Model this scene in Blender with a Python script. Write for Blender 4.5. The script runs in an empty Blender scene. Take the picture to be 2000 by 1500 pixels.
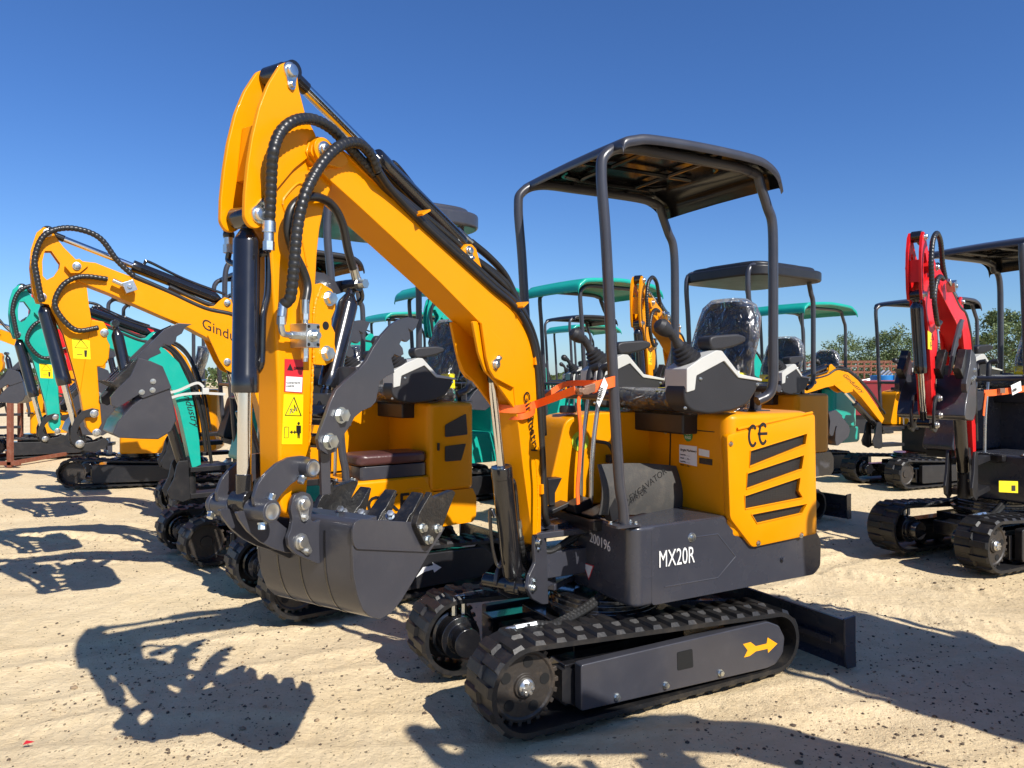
import bpy, bmesh, math, random
import numpy as np
from mathutils import Vector, Matrix
R = math.radians
# ---------------------------------------------------------------- camera, sky, sun, exposure
scene = bpy.context.scene
col = scene.collection
F, CX, CY, CH = 1450.0, 1000.0, 735.0, 1.42
cam_d = bpy.data.cameras.new('camera'); cam = bpy.data.objects.new('camera', cam_d); col.objects.link(cam)
cam.location = (0, 0, CH); cam.rotation_euler = (R(90), 0, 0)
cam_d.sensor_width = 36; cam_d.lens = F/2000*36; cam_d.shift_y = (CY-750)/2000
cam_d.clip_start = 0.05; cam_d.clip_end = 3000
scene.camera = cam
SUN = Vector((1200, -1450, 1686)).normalized()
w = bpy.data.worlds.new('World'); scene.world = w; w.use_nodes = True
nt = w.node_tree
sky = nt.nodes.new('ShaderNodeTexSky'); sky.sky_type = 'NISHITA'; sky.sun_disc = False
sky.sun_elevation = math.asin(SUN.z); sky.sun_rotation = math.atan2(SUN.x, SUN.y)
sky.air_density = 1.0; sky.dust_density = 0.3; sky.ozone_density = 4.0; sky.altitude = 0
tint = nt.nodes.new('ShaderNodeMix'); tint.data_type = 'RGBA'; tint.blend_type = 'MULTIPLY'; tint.inputs[0].default_value = 1; tint.inputs[7].default_value = (0.40, 0.61, 0.92, 1)
wtc = nt.nodes.new('ShaderNodeTexCoord'); wsp = nt.nodes.new('ShaderNodeSeparateXYZ'); wmr = nt.nodes.new('ShaderNodeMapRange'); wmx = nt.nodes.new('ShaderNodeMix'); wmx.data_type = 'RGBA'
nt.links.new(wtc.outputs['Generated'], wsp.inputs[0]); nt.links.new(wsp.outputs[2], wmr.inputs[0]); wmr.inputs[1].default_value = 0.0; wmr.inputs[2].default_value = 0.34; wmr.interpolation_type = 'SMOOTHSTEP'
wmx.inputs[6].default_value = (0.56, 0.72, 0.93, 1); wmx.inputs[7].default_value = (0.40, 0.61, 0.92, 1); nt.links.new(wmr.outputs[0], wmx.inputs[0]); nt.links.new(wmx.outputs[2], tint.inputs[7])
nt.links.new(sky.outputs[0], tint.inputs[6]); nt.links.new(tint.outputs[2], nt.nodes['Background'].inputs[0]); nt.nodes['Background'].inputs[1].default_value = 0.107
sd = bpy.data.lights.new('sun', 'SUN'); sd.energy = 5.0; sd.angle = R(0.53); sd.color = (1, 0.95, 0.87)
so = bpy.data.objects.new('sun', sd); col.objects.link(so)
so.rotation_euler = SUN.to_track_quat('Z', 'Y').to_euler(); so.location = SUN*30
scene.view_settings.view_transform = 'Standard'; scene.view_settings.look = 'None'
scene.view_settings.exposure = 0.42; scene.view_settings.gamma = 1

# ---------------------------------------------------------------- materials
def mat(name, c, rough=0.5, metal=0, coat=0, dirt=0.0, dirtcol=(0.45, 0.36, 0.25), bump=0.0, bscale=60, spec=0.5, alpha=1, var=0.06, rv=0.08):
    m = bpy.data.materials.new(name); m.use_nodes = True
    n = m.node_tree.nodes; l = m.node_tree.links; b = n['Principled BSDF']
    b.inputs['Metallic'].default_value = metal
    b.inputs['Specular IOR Level'].default_value = spec
    b.inputs['Coat Weight'].default_value = coat; b.inputs['Coat Roughness'].default_value = 0.06
    b.inputs['Alpha'].default_value = alpha
    tc = n.new('ShaderNodeTexCoord'); ns = n.new('ShaderNodeTexNoise'); ns.inputs['Scale'].default_value = 7; ns.inputs['Detail'].default_value = 6
    l.new(tc.outputs['Object'], ns.inputs['Vector'])
    mx = n.new('ShaderNodeMix'); mx.data_type = 'RGBA'
    mx.inputs[6].default_value = tuple(x*(1-var) for x in c)+(1,); mx.inputs[7].default_value = tuple(min(1, x*(1+var)) for x in c)+(1,)
    l.new(ns.outputs[0], mx.inputs[0]); out = mx.outputs[2]
    mr = n.new('ShaderNodeMapRange'); mr.inputs[3].default_value = max(0.02, rough-rv); mr.inputs[4].default_value = min(1, rough+rv)
    l.new(ns.outputs[0], mr.inputs[0]); l.new(mr.outputs[0], b.inputs['Roughness'])
    if dirt > 0:
        n2 = n.new('ShaderNodeTexNoise'); n2.inputs['Scale'].default_value = 14; n2.inputs['Detail'].default_value = 9; n2.inputs['Roughness'].default_value = 0.7
        l.new(tc.outputs['Object'], n2.inputs['Vector'])
        m2 = n.new('ShaderNodeMapRange'); m2.inputs[1].default_value = 0.5; m2.inputs[2].default_value = 0.78; m2.inputs[4].default_value = dirt
        l.new(n2.outputs[0], m2.inputs[0])
        mx2 = n.new('ShaderNodeMix'); mx2.data_type = 'RGBA'; mx2.inputs[7].default_value = dirtcol+(1,)
        l.new(m2.outputs[0], mx2.inputs[0]); l.new(out, mx2.inputs[6]); out = mx2.outputs[2]
    l.new(out, b.inputs['Base Color'])
    if bump > 0:
        n3 = n.new('ShaderNodeTexNoise'); n3.inputs['Scale'].default_value = bscale; n3.inputs['Detail'].default_value = 5
        l.new(tc.outputs['Object'], n3.inputs['Vector'])
        bp = n.new('ShaderNodeBump'); bp.inputs['Strength'].default_value = bump; bp.inputs['Distance'].default_value = 0.004
        l.new(n3.outputs[0], bp.inputs['Height']); l.new(bp.outputs[0], b.inputs['Normal'])
    return m
YEL = mat('yellow_paint', (0.74, 0.275, 0.0003), 0.36, coat=0.03, bump=0.07, bscale=45, dirt=0.07, dirtcol=(0.5, 0.25, 0.03), spec=0.2, var=0.05)
TEAL = mat('teal_paint', (0.008, 0.35, 0.27), 0.34, coat=0.15, spec=0.35, dirt=0.05)
RED = mat('red_paint', (0.66, 0.010, 0.012), 0.36, coat=0.08, spec=0.3, dirt=0.04)
GREY = mat('grey_paint', (0.040, 0.041, 0.051), 0.32, coat=0.2, dirt=0.10, dirtcol=(0.13, 0.12, 0.11), bump=0.08, bscale=45, var=0.12)
NAVY = mat('shell_paint', (0.038, 0.040, 0.052), 0.27, coat=0.25, dirt=0.07, dirtcol=(0.12, 0.11, 0.10), var=0.10)
BLACK = mat('black_paint', (0.010, 0.010, 0.012), 0.2, coat=0.6, dirt=0.03)
SATIN = mat('satin_black', (0.012, 0.012, 0.014), 0.42, dirt=0.15, dirtcol=(0.12, 0.10, 0.08))
TOOTH = mat('tooth_black', (0.012, 0.012, 0.013), 0.3, bump=0.5, bscale=90, dirt=0.12)
PLAST = mat('dark_plastic', (0.022, 0.022, 0.025), 0.5, bump=0.15, bscale=250)
LIGHT = mat('light_plastic', (0.50, 0.50, 0.47), 0.42)
RUB = mat('rubber', (0.009, 0.009, 0.010), 0.5, dirt=0.28, dirtcol=(0.11, 0.085, 0.06), bump=0.4, bscale=50)
HOSE = mat('hose_rubber', (0.017, 0.017, 0.017), 0.36, dirt=0.1, dirtcol=(0.12, 0.11, 0.1))
CHROME = mat('chrome', (0.75, 0.75, 0.75), 0.13, metal=1)
ZINC = mat('zinc', (0.62, 0.66, 0.66), 0.3, metal=1, var=0.25, bump=0.1)
GALV = mat('galvanised', (0.55, 0.55, 0.53), 0.3, metal=0.9, dirt=0.1)
HUB = mat('hub_brown', (0.028, 0.023, 0.019), 0.5, dirt=0.6, dirtcol=(0.12, 0.085, 0.055), bump=0.5)
MATT = mat('mat_rubber', (0.055, 0.053, 0.05), 0.7, dirt=0.3, dirtcol=(0.2, 0.17, 0.13), bump=0.3, bscale=120)
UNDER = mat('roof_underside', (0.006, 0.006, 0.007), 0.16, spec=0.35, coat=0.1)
VOID = mat('void_black', (0.003, 0.003, 0.003), 0.8)
ORANGE = mat('strap_orange', (0.85, 0.13, 0.015), 0.6, bump=0.3, bscale=300)
RUSTY = mat('rusty_clamp', (0.28, 0.16, 0.11), 0.4, metal=0.5, dirt=0.4)
WHITE = mat('decal_white', (0.75, 0.75, 0.73), 0.4)
PAPER = mat('paper', (0.78, 0.77, 0.74), 0.7)
DYEL = mat('decal_yellow', (0.82, 0.62, 0.005), 0.35)
DRED = mat('decal_red', (0.55, 0.02, 0.03), 0.35)
DBLK = mat('decal_black', (0.012, 0.012, 0.012), 0.4)
DGRN = mat('decal_green', (0.03, 0.26, 0.07), 0.4)
DLIME = mat('decal_lime', (0.45, 0.55, 0.03), 0.4)
ARROW = mat('decal_arrow', (0.82, 0.36, 0.01), 0.35)
CHALK = mat('chalk_mark', (0.6, 0.6, 0.6), 0.8)
BROWN = mat('brown_leather', (0.075, 0.03, 0.028), 0.35, bump=0.5, bscale=60)
SEATM = mat('seat_vinyl', (0.022, 0.024, 0.03), 0.45)
SYEL = mat('seat_yellow', (0.75, 0.62, 0.01), 0.4)
RUST = mat('rack_brown', (0.20, 0.06, 0.03), 0.6, dirt=0.3)
MAROON = mat('maroon_paint', (0.20, 0.012, 0.018), 0.4)
BLUE = mat('barrel_blue', (0.01, 0.16, 0.42), 0.4)
def mk_wrap():
    m = bpy.data.materials.new('plastic_wrap'); m.use_nodes = True
    n = m.node_tree.nodes; l = m.node_tree.links; n.remove(n['Principled BSDF'])
    o = n['Material Output']; t = n.new('ShaderNodeBsdfTransparent'); g = n.new('ShaderNodeBsdfGlossy'); mx = n.new('ShaderNodeMixShader')
    g.inputs['Roughness'].default_value = 0.12; g.inputs['Color'].default_value = (0.8, 0.8, 0.8, 1)
    d = n.new('ShaderNodeBsdfTranslucent'); d.inputs[0].default_value = (0.7, 0.7, 0.7, 1); ad = n.new('ShaderNodeMixShader'); ad.inputs[0].default_value = 0.25
    tc = n.new('ShaderNodeTexCoord'); ns = n.new('ShaderNodeTexNoise'); ns.inputs['Scale'].default_value = 11; ns.inputs['Detail'].default_value = 4; ns.inputs['Distortion'].default_value = 1.5
    l.new(tc.outputs['Object'], ns.inputs[0]); bp = n.new('ShaderNodeBump'); bp.inputs['Strength'].default_value = 1; bp.inputs['Distance'].default_value = 0.05
    l.new(ns.outputs[0], bp.inputs['Height']); l.new(bp.outputs[0], g.inputs['Normal'])
    fr = n.new('ShaderNodeFresnel'); fr.inputs[0].default_value = 1.45; l.new(bp.outputs[0], fr.inputs['Normal'])
    ma = n.new('ShaderNodeMath'); ma.operation = 'MULTIPLY_ADD'; ma.inputs[1].default_value = 1.6; ma.inputs[2].default_value = 0.05
    l.new(fr.outputs[0], ma.inputs[0]); l.new(ma.outputs[0], mx.inputs[0])
    l.new(g.outputs[0], ad.inputs[1]); l.new(d.outputs[0], ad.inputs[2])
    l.new(t.outputs[0], mx.inputs[1]); l.new(ad.outputs[0], mx.inputs[2]); l.new(mx.outputs[0], o.inputs[0])
    return m
WRAP = mk_wrap()
def mk_mesh_grille():
    m = bpy.data.materials.new('grille_mesh'); m.use_nodes = True
    n = m.node_tree.nodes; l = m.node_tree.links; b = n['Principled BSDF']
    tc = n.new('ShaderNodeTexCoord'); mp = n.new('ShaderNodeMapping'); mp.inputs['Scale'].default_value = (1, 1, 1)
    v = n.new('ShaderNodeTexVoronoi'); v.inputs['Scale'].default_value = 95; v.inputs['Randomness'].default_value = 0.0; v.feature = 'DISTANCE_TO_EDGE'
    l.new(tc.outputs['Object'], mp.inputs[0]); l.new(mp.outputs[0], v.inputs[0])
    cr = n.new('ShaderNodeValToRGB'); cr.color_ramp.elements[0].position = 0.10; cr.color_ramp.elements[1].position = 0.2
    cr.color_ramp.elements[0].color = (0.022, 0.02, 0.018, 1); cr.color_ramp.elements[1].color = (0.004, 0.004, 0.004, 1)
    l.new(v.outputs[0], cr.inputs[0]); l.new(cr.outputs[0], b.inputs['Base Color']); b.inputs['Roughness'].default_value = 0.45
    bp = n.new('ShaderNodeBump'); bp.invert = True; bp.inputs['Distance'].default_value = 0.003; l.new(v.outputs[0], bp.inputs['Height']); l.new(bp.outputs[0], b.inputs['Normal'])
    return m
GRILLE = mk_mesh_grille()

# ---------------------------------------------------------------- mesh builder
def rnd(poly, r, n=4):
    out = []; N = len(poly)
    for i in range(N):
        p = Vector(poly[i]); a = Vector(poly[i-1])-p; b = Vector(poly[(i+1) % N])-p
        la, lb = a.length, b.length
        if la < 1e-6 or lb < 1e-6: continue
        d = min(r, la*0.45, lb*0.45); a = p+a/la*d; b = p+b/lb*d
        for k in range(n+1):
            t = k/n; q = a*(1-t)**2+p*2*t*(1-t)+b*t*t; out.append((q.x, q.y))
    return out
def circ(cx, cy, r, n=24, a0=0): return [(cx+r*math.cos(a0+2*math.pi*k/n), cy+r*math.sin(a0+2*math.pi*k/n)) for k in range(n)]
def basis(d):
    d = d.normalized(); up = Vector((0, 0, 1)) if abs(d.z) < 0.95 else Vector((1, 0, 0))
    a = d.cross(up).normalized(); return a, d.cross(a).normalized()
def spline(pts, n=8):
    P = [Vector(p) for p in pts]
    if len(P) < 3: return P
    P = [P[0]*2-P[1]]+P+[P[-1]*2-P[-2]]; out = []
    for i in range(1, len(P)-2):
        for k in range(n):
            t = k/n; a, b, c, d = P[i-1], P[i], P[i+1], P[i+2]
            out.append(0.5*((2*b)+(c-a)*t+(2*a-5*b+4*c-d)*t*t+(3*b-a-3*c+d)*t**3))
    out.append(P[-2]); return out
def resample(P, step):
    out = [P[0]]; acc = 0
    for i in range(1, len(P)):
        a, b = P[i-1], P[i]; L = (b-a).length
        if L < 1e-9: continue
        t = step-acc
        while t <= L: out.append(a+(b-a)*(t/L)); t += step
        acc = L-(t-step)
    return out
LOOSE = {'link_boss', 'boom_bracket', 'thumb_strut', 'side_cutter', 'blade_arm', 'cylinder_gusset', 'cylinder_lug', 'boom_boss', 'pin_tube', 'lower_link', 'seat_piping', 'rear_bracket', 'head_plate', 'sprocket_hole'}
SPLIT = {'bolt', 'pin', 'hydraulic_hose', 'hydraulic_pipe', 'motor_hose', 'body_hose', 'link_boss', 'thumb_strut', 'pin_tube', 'roof_rib'}
class MB:
    def __init__(s): s.v = []; s.f = []; s.m = []; s.cm = 0; s.un = []
    def u(s): s.un.append((len(s.v), len(s.f))); return s
    def add(s, vs, fs):
        o = len(s.v); s.v += [tuple(x) for x in vs]
        for f in fs: s.f.append(tuple(i+o for i in f)); s.m.append(s.cm)
        return s
    def box(s, c, d, rot=None):
        x, y, z = d[0]/2, d[1]/2, d[2]/2; c = Vector(c)
        vs = [Vector((i*x, j*y, k*z)) for i in (-1, 1) for j in (-1, 1) for k in (-1, 1)]
        if rot is not None: vs = [rot @ v for v in vs]
        return s.add([v+c for v in vs], [(0, 1, 3, 2), (4, 6, 7, 5), (0, 4, 5, 1), (2, 3, 7, 6), (0, 2, 6, 4), (1, 5, 7, 3)])
    def prism(s, poly, a, b, f=lambda u, v, t: (u, t, v)):
        n = len(poly)
        vs = [f(u, v, a) for u, v in poly]+[f(u, v, b) for u, v in poly]
        area = sum(poly[i-1][0]*poly[i][1]-poly[i][0]*poly[i-1][1] for i in range(n))
        fs = [tuple(range(n)), tuple(range(2*n-1, n-1, -1))]+[(i, i+n, (i+1) % n+n, (i+1) % n) for i in range(n)]
        v0, v1, v2 = [Vector(f(*q)) for q in ((0, 0, 0), (1, 0, 0), (0, 1, 0))]; v3 = Vector(f(0, 0, 1))-v0
        hand = (v1-v0).cross(v2-v0).dot(v3)*(1 if area > 0 else -1)*(1 if b > a else -1)
        if hand > 0: fs = [tuple(reversed(q)) for q in fs]
        return s.add(vs, fs)
    def cyl(s, p0, p1, r0, r1=None, n=20, caps=True):
        p0, p1 = Vector(p0), Vector(p1); r1 = r0 if r1 is None else r1
        a, b = basis(p1-p0); vs = []
        for p, r in ((p0, r0), (p1, r1)):
            for k in range(n): t = 2*math.pi*k/n; vs.append(p+a*(r*math.cos(t))+b*(r*math.sin(t)))
        fs = [(k, (k+1) % n, (k+1) % n+n, k+n) for k in range(n)]
        if caps: fs += [tuple(range(n-1, -1, -1)), tuple(range(n, 2*n))]
        return s.add(vs, fs)
    def lathe(s, p0, d, prof, n=20):
        p0 = Vector(p0); d = Vector(d).normalized(); a, b = basis(d); vs = []; fs = []
        for h, r in prof:
            for k in range(n): t = 2*math.pi*k/n; vs.append(p0+d*h+(a*math.cos(t)+b*math.sin(t))*r)
        for i in range(len(prof)-1):
            for k in range(n): fs.append((i*n+k, i*n+(k+1) % n, (i+1)*n+(k+1) % n, (i+1)*n+k))
        fs += [tuple(range(n-1, -1, -1)), tuple(range((len(prof)-1)*n, len(prof)*n))]
        return s.add(vs, fs)
    def tube(s, pts, r, n=10, rib=0, sm=8, step=None, closed=False):
        s.u(); P = spline(pts, sm) if sm else [Vector(p) for p in pts]
        if rib: P = resample(P, rib*1.35/5)
        elif step: P = resample(P, step)
        if len(P) < 2: return s
        N = len(P); vs = []; fs = []; a = None
        for i, p in enumerate(P):
            d = (P[min(i+1, N-1)]-P[max(i-1, 0)]).normalized()
            if a is None: a, b = basis(d)
            else: a = (a-d*a.dot(d)).normalized(); b = d.cross(a)
            rr = r
            if rib: rr = r*(0.89, 1.0, 1.03, 1.03, 1.0)[i % 5]
            elif callable(r): rr = r(i/(N-1))
            for k in range(n): t = 2*math.pi*k/n; vs.append(p+(a*math.cos(t)+b*math.sin(t))*rr)
        for i in range(N-1):
            for k in range(n): fs.append((i*n+k, i*n+(k+1) % n, (i+1)*n+(k+1) % n, (i+1)*n+k))
        fs += [tuple(range(n-1, -1, -1)), tuple(range((N-1)*n, N*n))]
        return s.add(vs, fs)
    def bolt(s, p, d, r=0.012, h=0.008):
        s.u(); d = Vector(d).normalized(); p = Vector(p)
        s.lathe(p-d*0.002, d, [(0, r*1.3), (0.004, r*1.25)], 16)
        s.cyl(p+d*0.002, p+d*(h+0.002), r, r, 6); s.lathe(p+d*(h+0.0015), d, [(0, r*0.78), (0.001, r*0.74), (0.0015, r*0.3)], 14); return s
    def pin(s, p, d, r=0.02, tab=None):
        # domed pin head with a keeper tab towards 'tab'
        s.u(); d = Vector(d).normalized(); p = Vector(p)
        s.lathe(p, d, [(0, r*1.35), (0.005, r*1.3), (0.006, r), (0.014, r*0.97), (0.017, r*0.8), (0.018, r*0.35)], 20)
        if tab is not None:
            t = Vector(tab).normalized(); L = r*2.1; s.cyl(p+t*L, p+t*L+d*0.005, r*0.75, None, 14)
            a = d.cross(t).normalized()
            s.add([p+a*r*1.25, p-a*r*1.25, p+t*L-a*r*0.7, p+t*L+a*r*0.7]+[p+a*r*1.25+d*0.0048, p-a*r*1.25+d*0.0048, p+t*L-a*r*0.7+d*0.0048, p+t*L+a*r*0.7+d*0.0048], [(4, 5, 6, 7), (0, 3, 2, 1), (0, 4, 7, 3), (1, 2, 6, 5), (3, 7, 6, 2)])
            s.cyl(p+t*L+d*0.004, p+t*L+d*0.014, r*0.42, None, 6)
        return s
    def build(s, name, mats, parent=None, bevel=0, loc=(0, 0, 0), rz=0, smooth=32, seg=2):
        if name in SPLIT and len(s.un) > 1:
            first = None; un = s.un+[(len(s.v), len(s.f))]; un[0] = (0, 0)
            for (v0, f0), (v1, f1) in zip(un[:-1], un[1:]):
                m = MB(); m.v = s.v[v0:v1]; m.f = [tuple(i-v0 for i in f) for f in s.f[f0:f1]]; m.m = s.m[f0:f1]
                o = m.build(name, mats, parent, bevel, loc, rz, smooth, seg); first = first or o
            return first
        if name in LOOSE:
            par = list(range(len(s.v)))
            def fd(a):
                while par[a] != a: par[a] = par[par[a]]; a = par[a]
                return a
            for f in s.f:
                for i in f[1:]: par[fd(i)] = fd(f[0])
            grp = {}
            for k, f in enumerate(s.f): grp.setdefault(fd(f[0]), []).append(k)
            if len(grp) > 1:
                first = None
                for ks in grp.values():
                    m = MB(); ids = {}
                    for k in ks:
                        m.f.append(tuple(ids.setdefault(i, len(ids)) for i in s.f[k])); m.m.append(s.m[k])
                    m.v = [s.v[i] for i in ids]; LOOSE.discard(name); o = m.build(name, mats, parent, bevel, loc, rz, smooth, seg); LOOSE.add(name); first = first or o
                return first
        me = bpy.data.meshes.new(name); me.from_pydata(s.v, [], s.f)
        if not isinstance(mats, (list, tuple)): mats = [mats]
        for m in mats: me.materials.append(m)
        me.polygons.foreach_set('material_index', s.m); me.polygons.foreach_set('use_smooth', [True]*len(s.f))
        me.update(); me.set_sharp_from_angle(angle=R(smooth))
        o = bpy.data.objects.new(name, me); col.objects.link(o); o.location = loc; o.rotation_euler = (0, 0, rz)
        if parent is not None: o.parent = parent
        if bevel:
            b = o.modifiers.new('bevel', 'BEVEL'); b.width = bevel; b.segments = seg; b.limit_method = 'ANGLE'; b.angle_limit = R(40); b.harden_normals = True; b.use_clamp_overlap = True
        return o
def tag(o, label=None, cat=None, group=None, kind=None):
    if label: o['label'] = label
    if cat: o['category'] = cat
    if group: o['group'] = group
    if kind: o['kind'] = kind
    return o
def empty(name, loc=(0, 0, 0), rz=0):
    o = bpy.data.objects.new(name, None); col.objects.link(o); o.location = loc; o.rotation_euler = (0, 0, rz); o.empty_display_size = 0.1; return o
def copy_tree(o, parent=None, depth=0):
    c = o.copy(); col.objects.link(c); c.parent = parent
    for ch in list(o.children): copy_tree(ch, c, depth+1)
    return c
def text(body, size, pos, xd, ud, m, parent, name='lettering', ext=0.0008, sx=1.0, loc=(0, 0, 0), rz=0, bold=0.0, align='LEFT'):
    cu = bpy.data.curves.new('lettering', 'FONT'); cu.body = body; cu.size = size; cu.extrude = ext; cu.offset = bold; cu.align_x = align; cu.resolution_u = 3
    t = bpy.data.objects.new('lettering_tmp', cu); me = bpy.data.meshes.new_from_object(t)
    xd = Vector(xd).normalized(); ud = Vector(ud).normalized(); nd = xd.cross(ud).normalized(); pos = Vector(pos)
    for v in me.vertices: c = v.co.copy(); v.co = pos+xd*c.x*sx+ud*c.y+nd*c.z
    me.materials.clear(); me.materials.append(m); bpy.data.objects.remove(t); me.name = name
    o = bpy.data.objects.new(name, me); col.objects.link(o); o.parent = parent; o.location = loc; o.rotation_euler = (0, 0, rz); return o

# ---------------------------------------------------------------- frames (each machine stands at O facing 'ang')
class Frame:
    def __init__(s, O, psi):
        s.O = Vector((O[0], O[1], 0)); s.psi = psi
        s.ex = Vector((-math.sin(R(psi)), -math.cos(R(psi)), 0)); s.ey = Vector((-s.ex.y, s.ex.x, 0))
        s.rz = math.atan2(s.ex.y, s.ex.x)
    def pl(s, px, py, y=0.0):      # sight line met with the upright plane at side offset y -> local (x, z)
        r = Vector(((px-CX)/F, 1, -(py-CY)/F)); c = Vector((0, 0, CH))
        D = (y-(c-s.O).dot(s.ey))/r.dot(s.ey); P = c+r*D
        return ((P-s.O).dot(s.ex), P.z)
    def p3(s, px, py, y=0.0): x, z = s.pl(px, py, y); return Vector((x, y, z))
    def xp(s, px, py, x=0.0):      # met with the cross plane at forward offset x -> local (x, y, z)
        r = Vector(((px-CX)/F, 1, -(py-CY)/F)); c = Vector((0, 0, CH))
        D = (x-(c-s.O).dot(s.ex))/r.dot(s.ex); P = c+r*D
        return Vector((x, (P-s.O).dot(s.ey), P.z))
    def poly(s, pts, y): return [s.pl(a, b, y) for a, b in pts]
    def world(s, x, y, z=0): return s.O+s.ex*x+s.ey*y+Vector((0, 0, z))
# ---------------------------------------------------------------- ground
def vnoise(x, y, seed):
    rs = np.random.RandomState(seed); T = rs.rand(256, 256)
    xi = np.floor(x).astype(int); yi = np.floor(y).astype(int); fx = x-xi; fy = y-yi
    fx = fx*fx*(3-2*fx); fy = fy*fy*(3-2*fy)
    g = lambda i, j: T[(xi+i) % 256, (yi+j) % 256]
    return (g(0, 0)*(1-fx)+g(1, 0)*fx)*(1-fy)+(g(0, 1)*(1-fx)+g(1, 1)*fx)*fy-0.5
def gh(x, y):
    x = np.asarray(x, float); y = np.asarray(y, float)
    u = x*0.78+y*0.62; v = -x*0.62+y*0.78
    h = 0.030*vnoise(x*0.9+7, y*0.9, 1)+0.026*vnoise(u*1.3, v*3.4, 2)+0.013*vnoise(x*6.5+vnoise(x*3, y*3, 8)*2, y*6.5, 3)+0.0055*vnoise(x*16, y*16, 4)
    p = vnoise(x*4.2, y*4.2, 5); h = h-0.02*np.clip(p-0.27, 0, 1)*4*0.5
    def rut(px, py, ang, wv, sp, dep):
        c, s = np.cos(ang), np.sin(ang); d = -(x-px)*s+(y-py)*c+0.25*np.sin(((x-px)*c+(y-py)*s)*wv); t = (x-px)*c+(y-py)*s; r = 0
        for o in (-sp/2, sp/2):
            e = np.abs(d-o); r = r-dep*np.exp(-(e/0.09)**4)*(0.75+0.25*np.sign(np.sin(t*70)))+dep*0.6*np.exp(-((e-0.14)/0.035)**2)
        return r
    h = h+rut(-2.0, 3.6, 0.55, 0.5, 0.75, 0.012)+rut(-1.2, 2.6, 0.2, 0.8, 0.8, 0.010)+rut(2.4, 4.9, -0.35, 0.6, 0.8, 0.013)+rut(-3, 6.2, 0.1, 0.5, 0.8, 0.014)
    far = np.clip((np.hypot(x, y)-14)/10, 0, 1)
    return h*(1-far*0.5)-0.012
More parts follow.
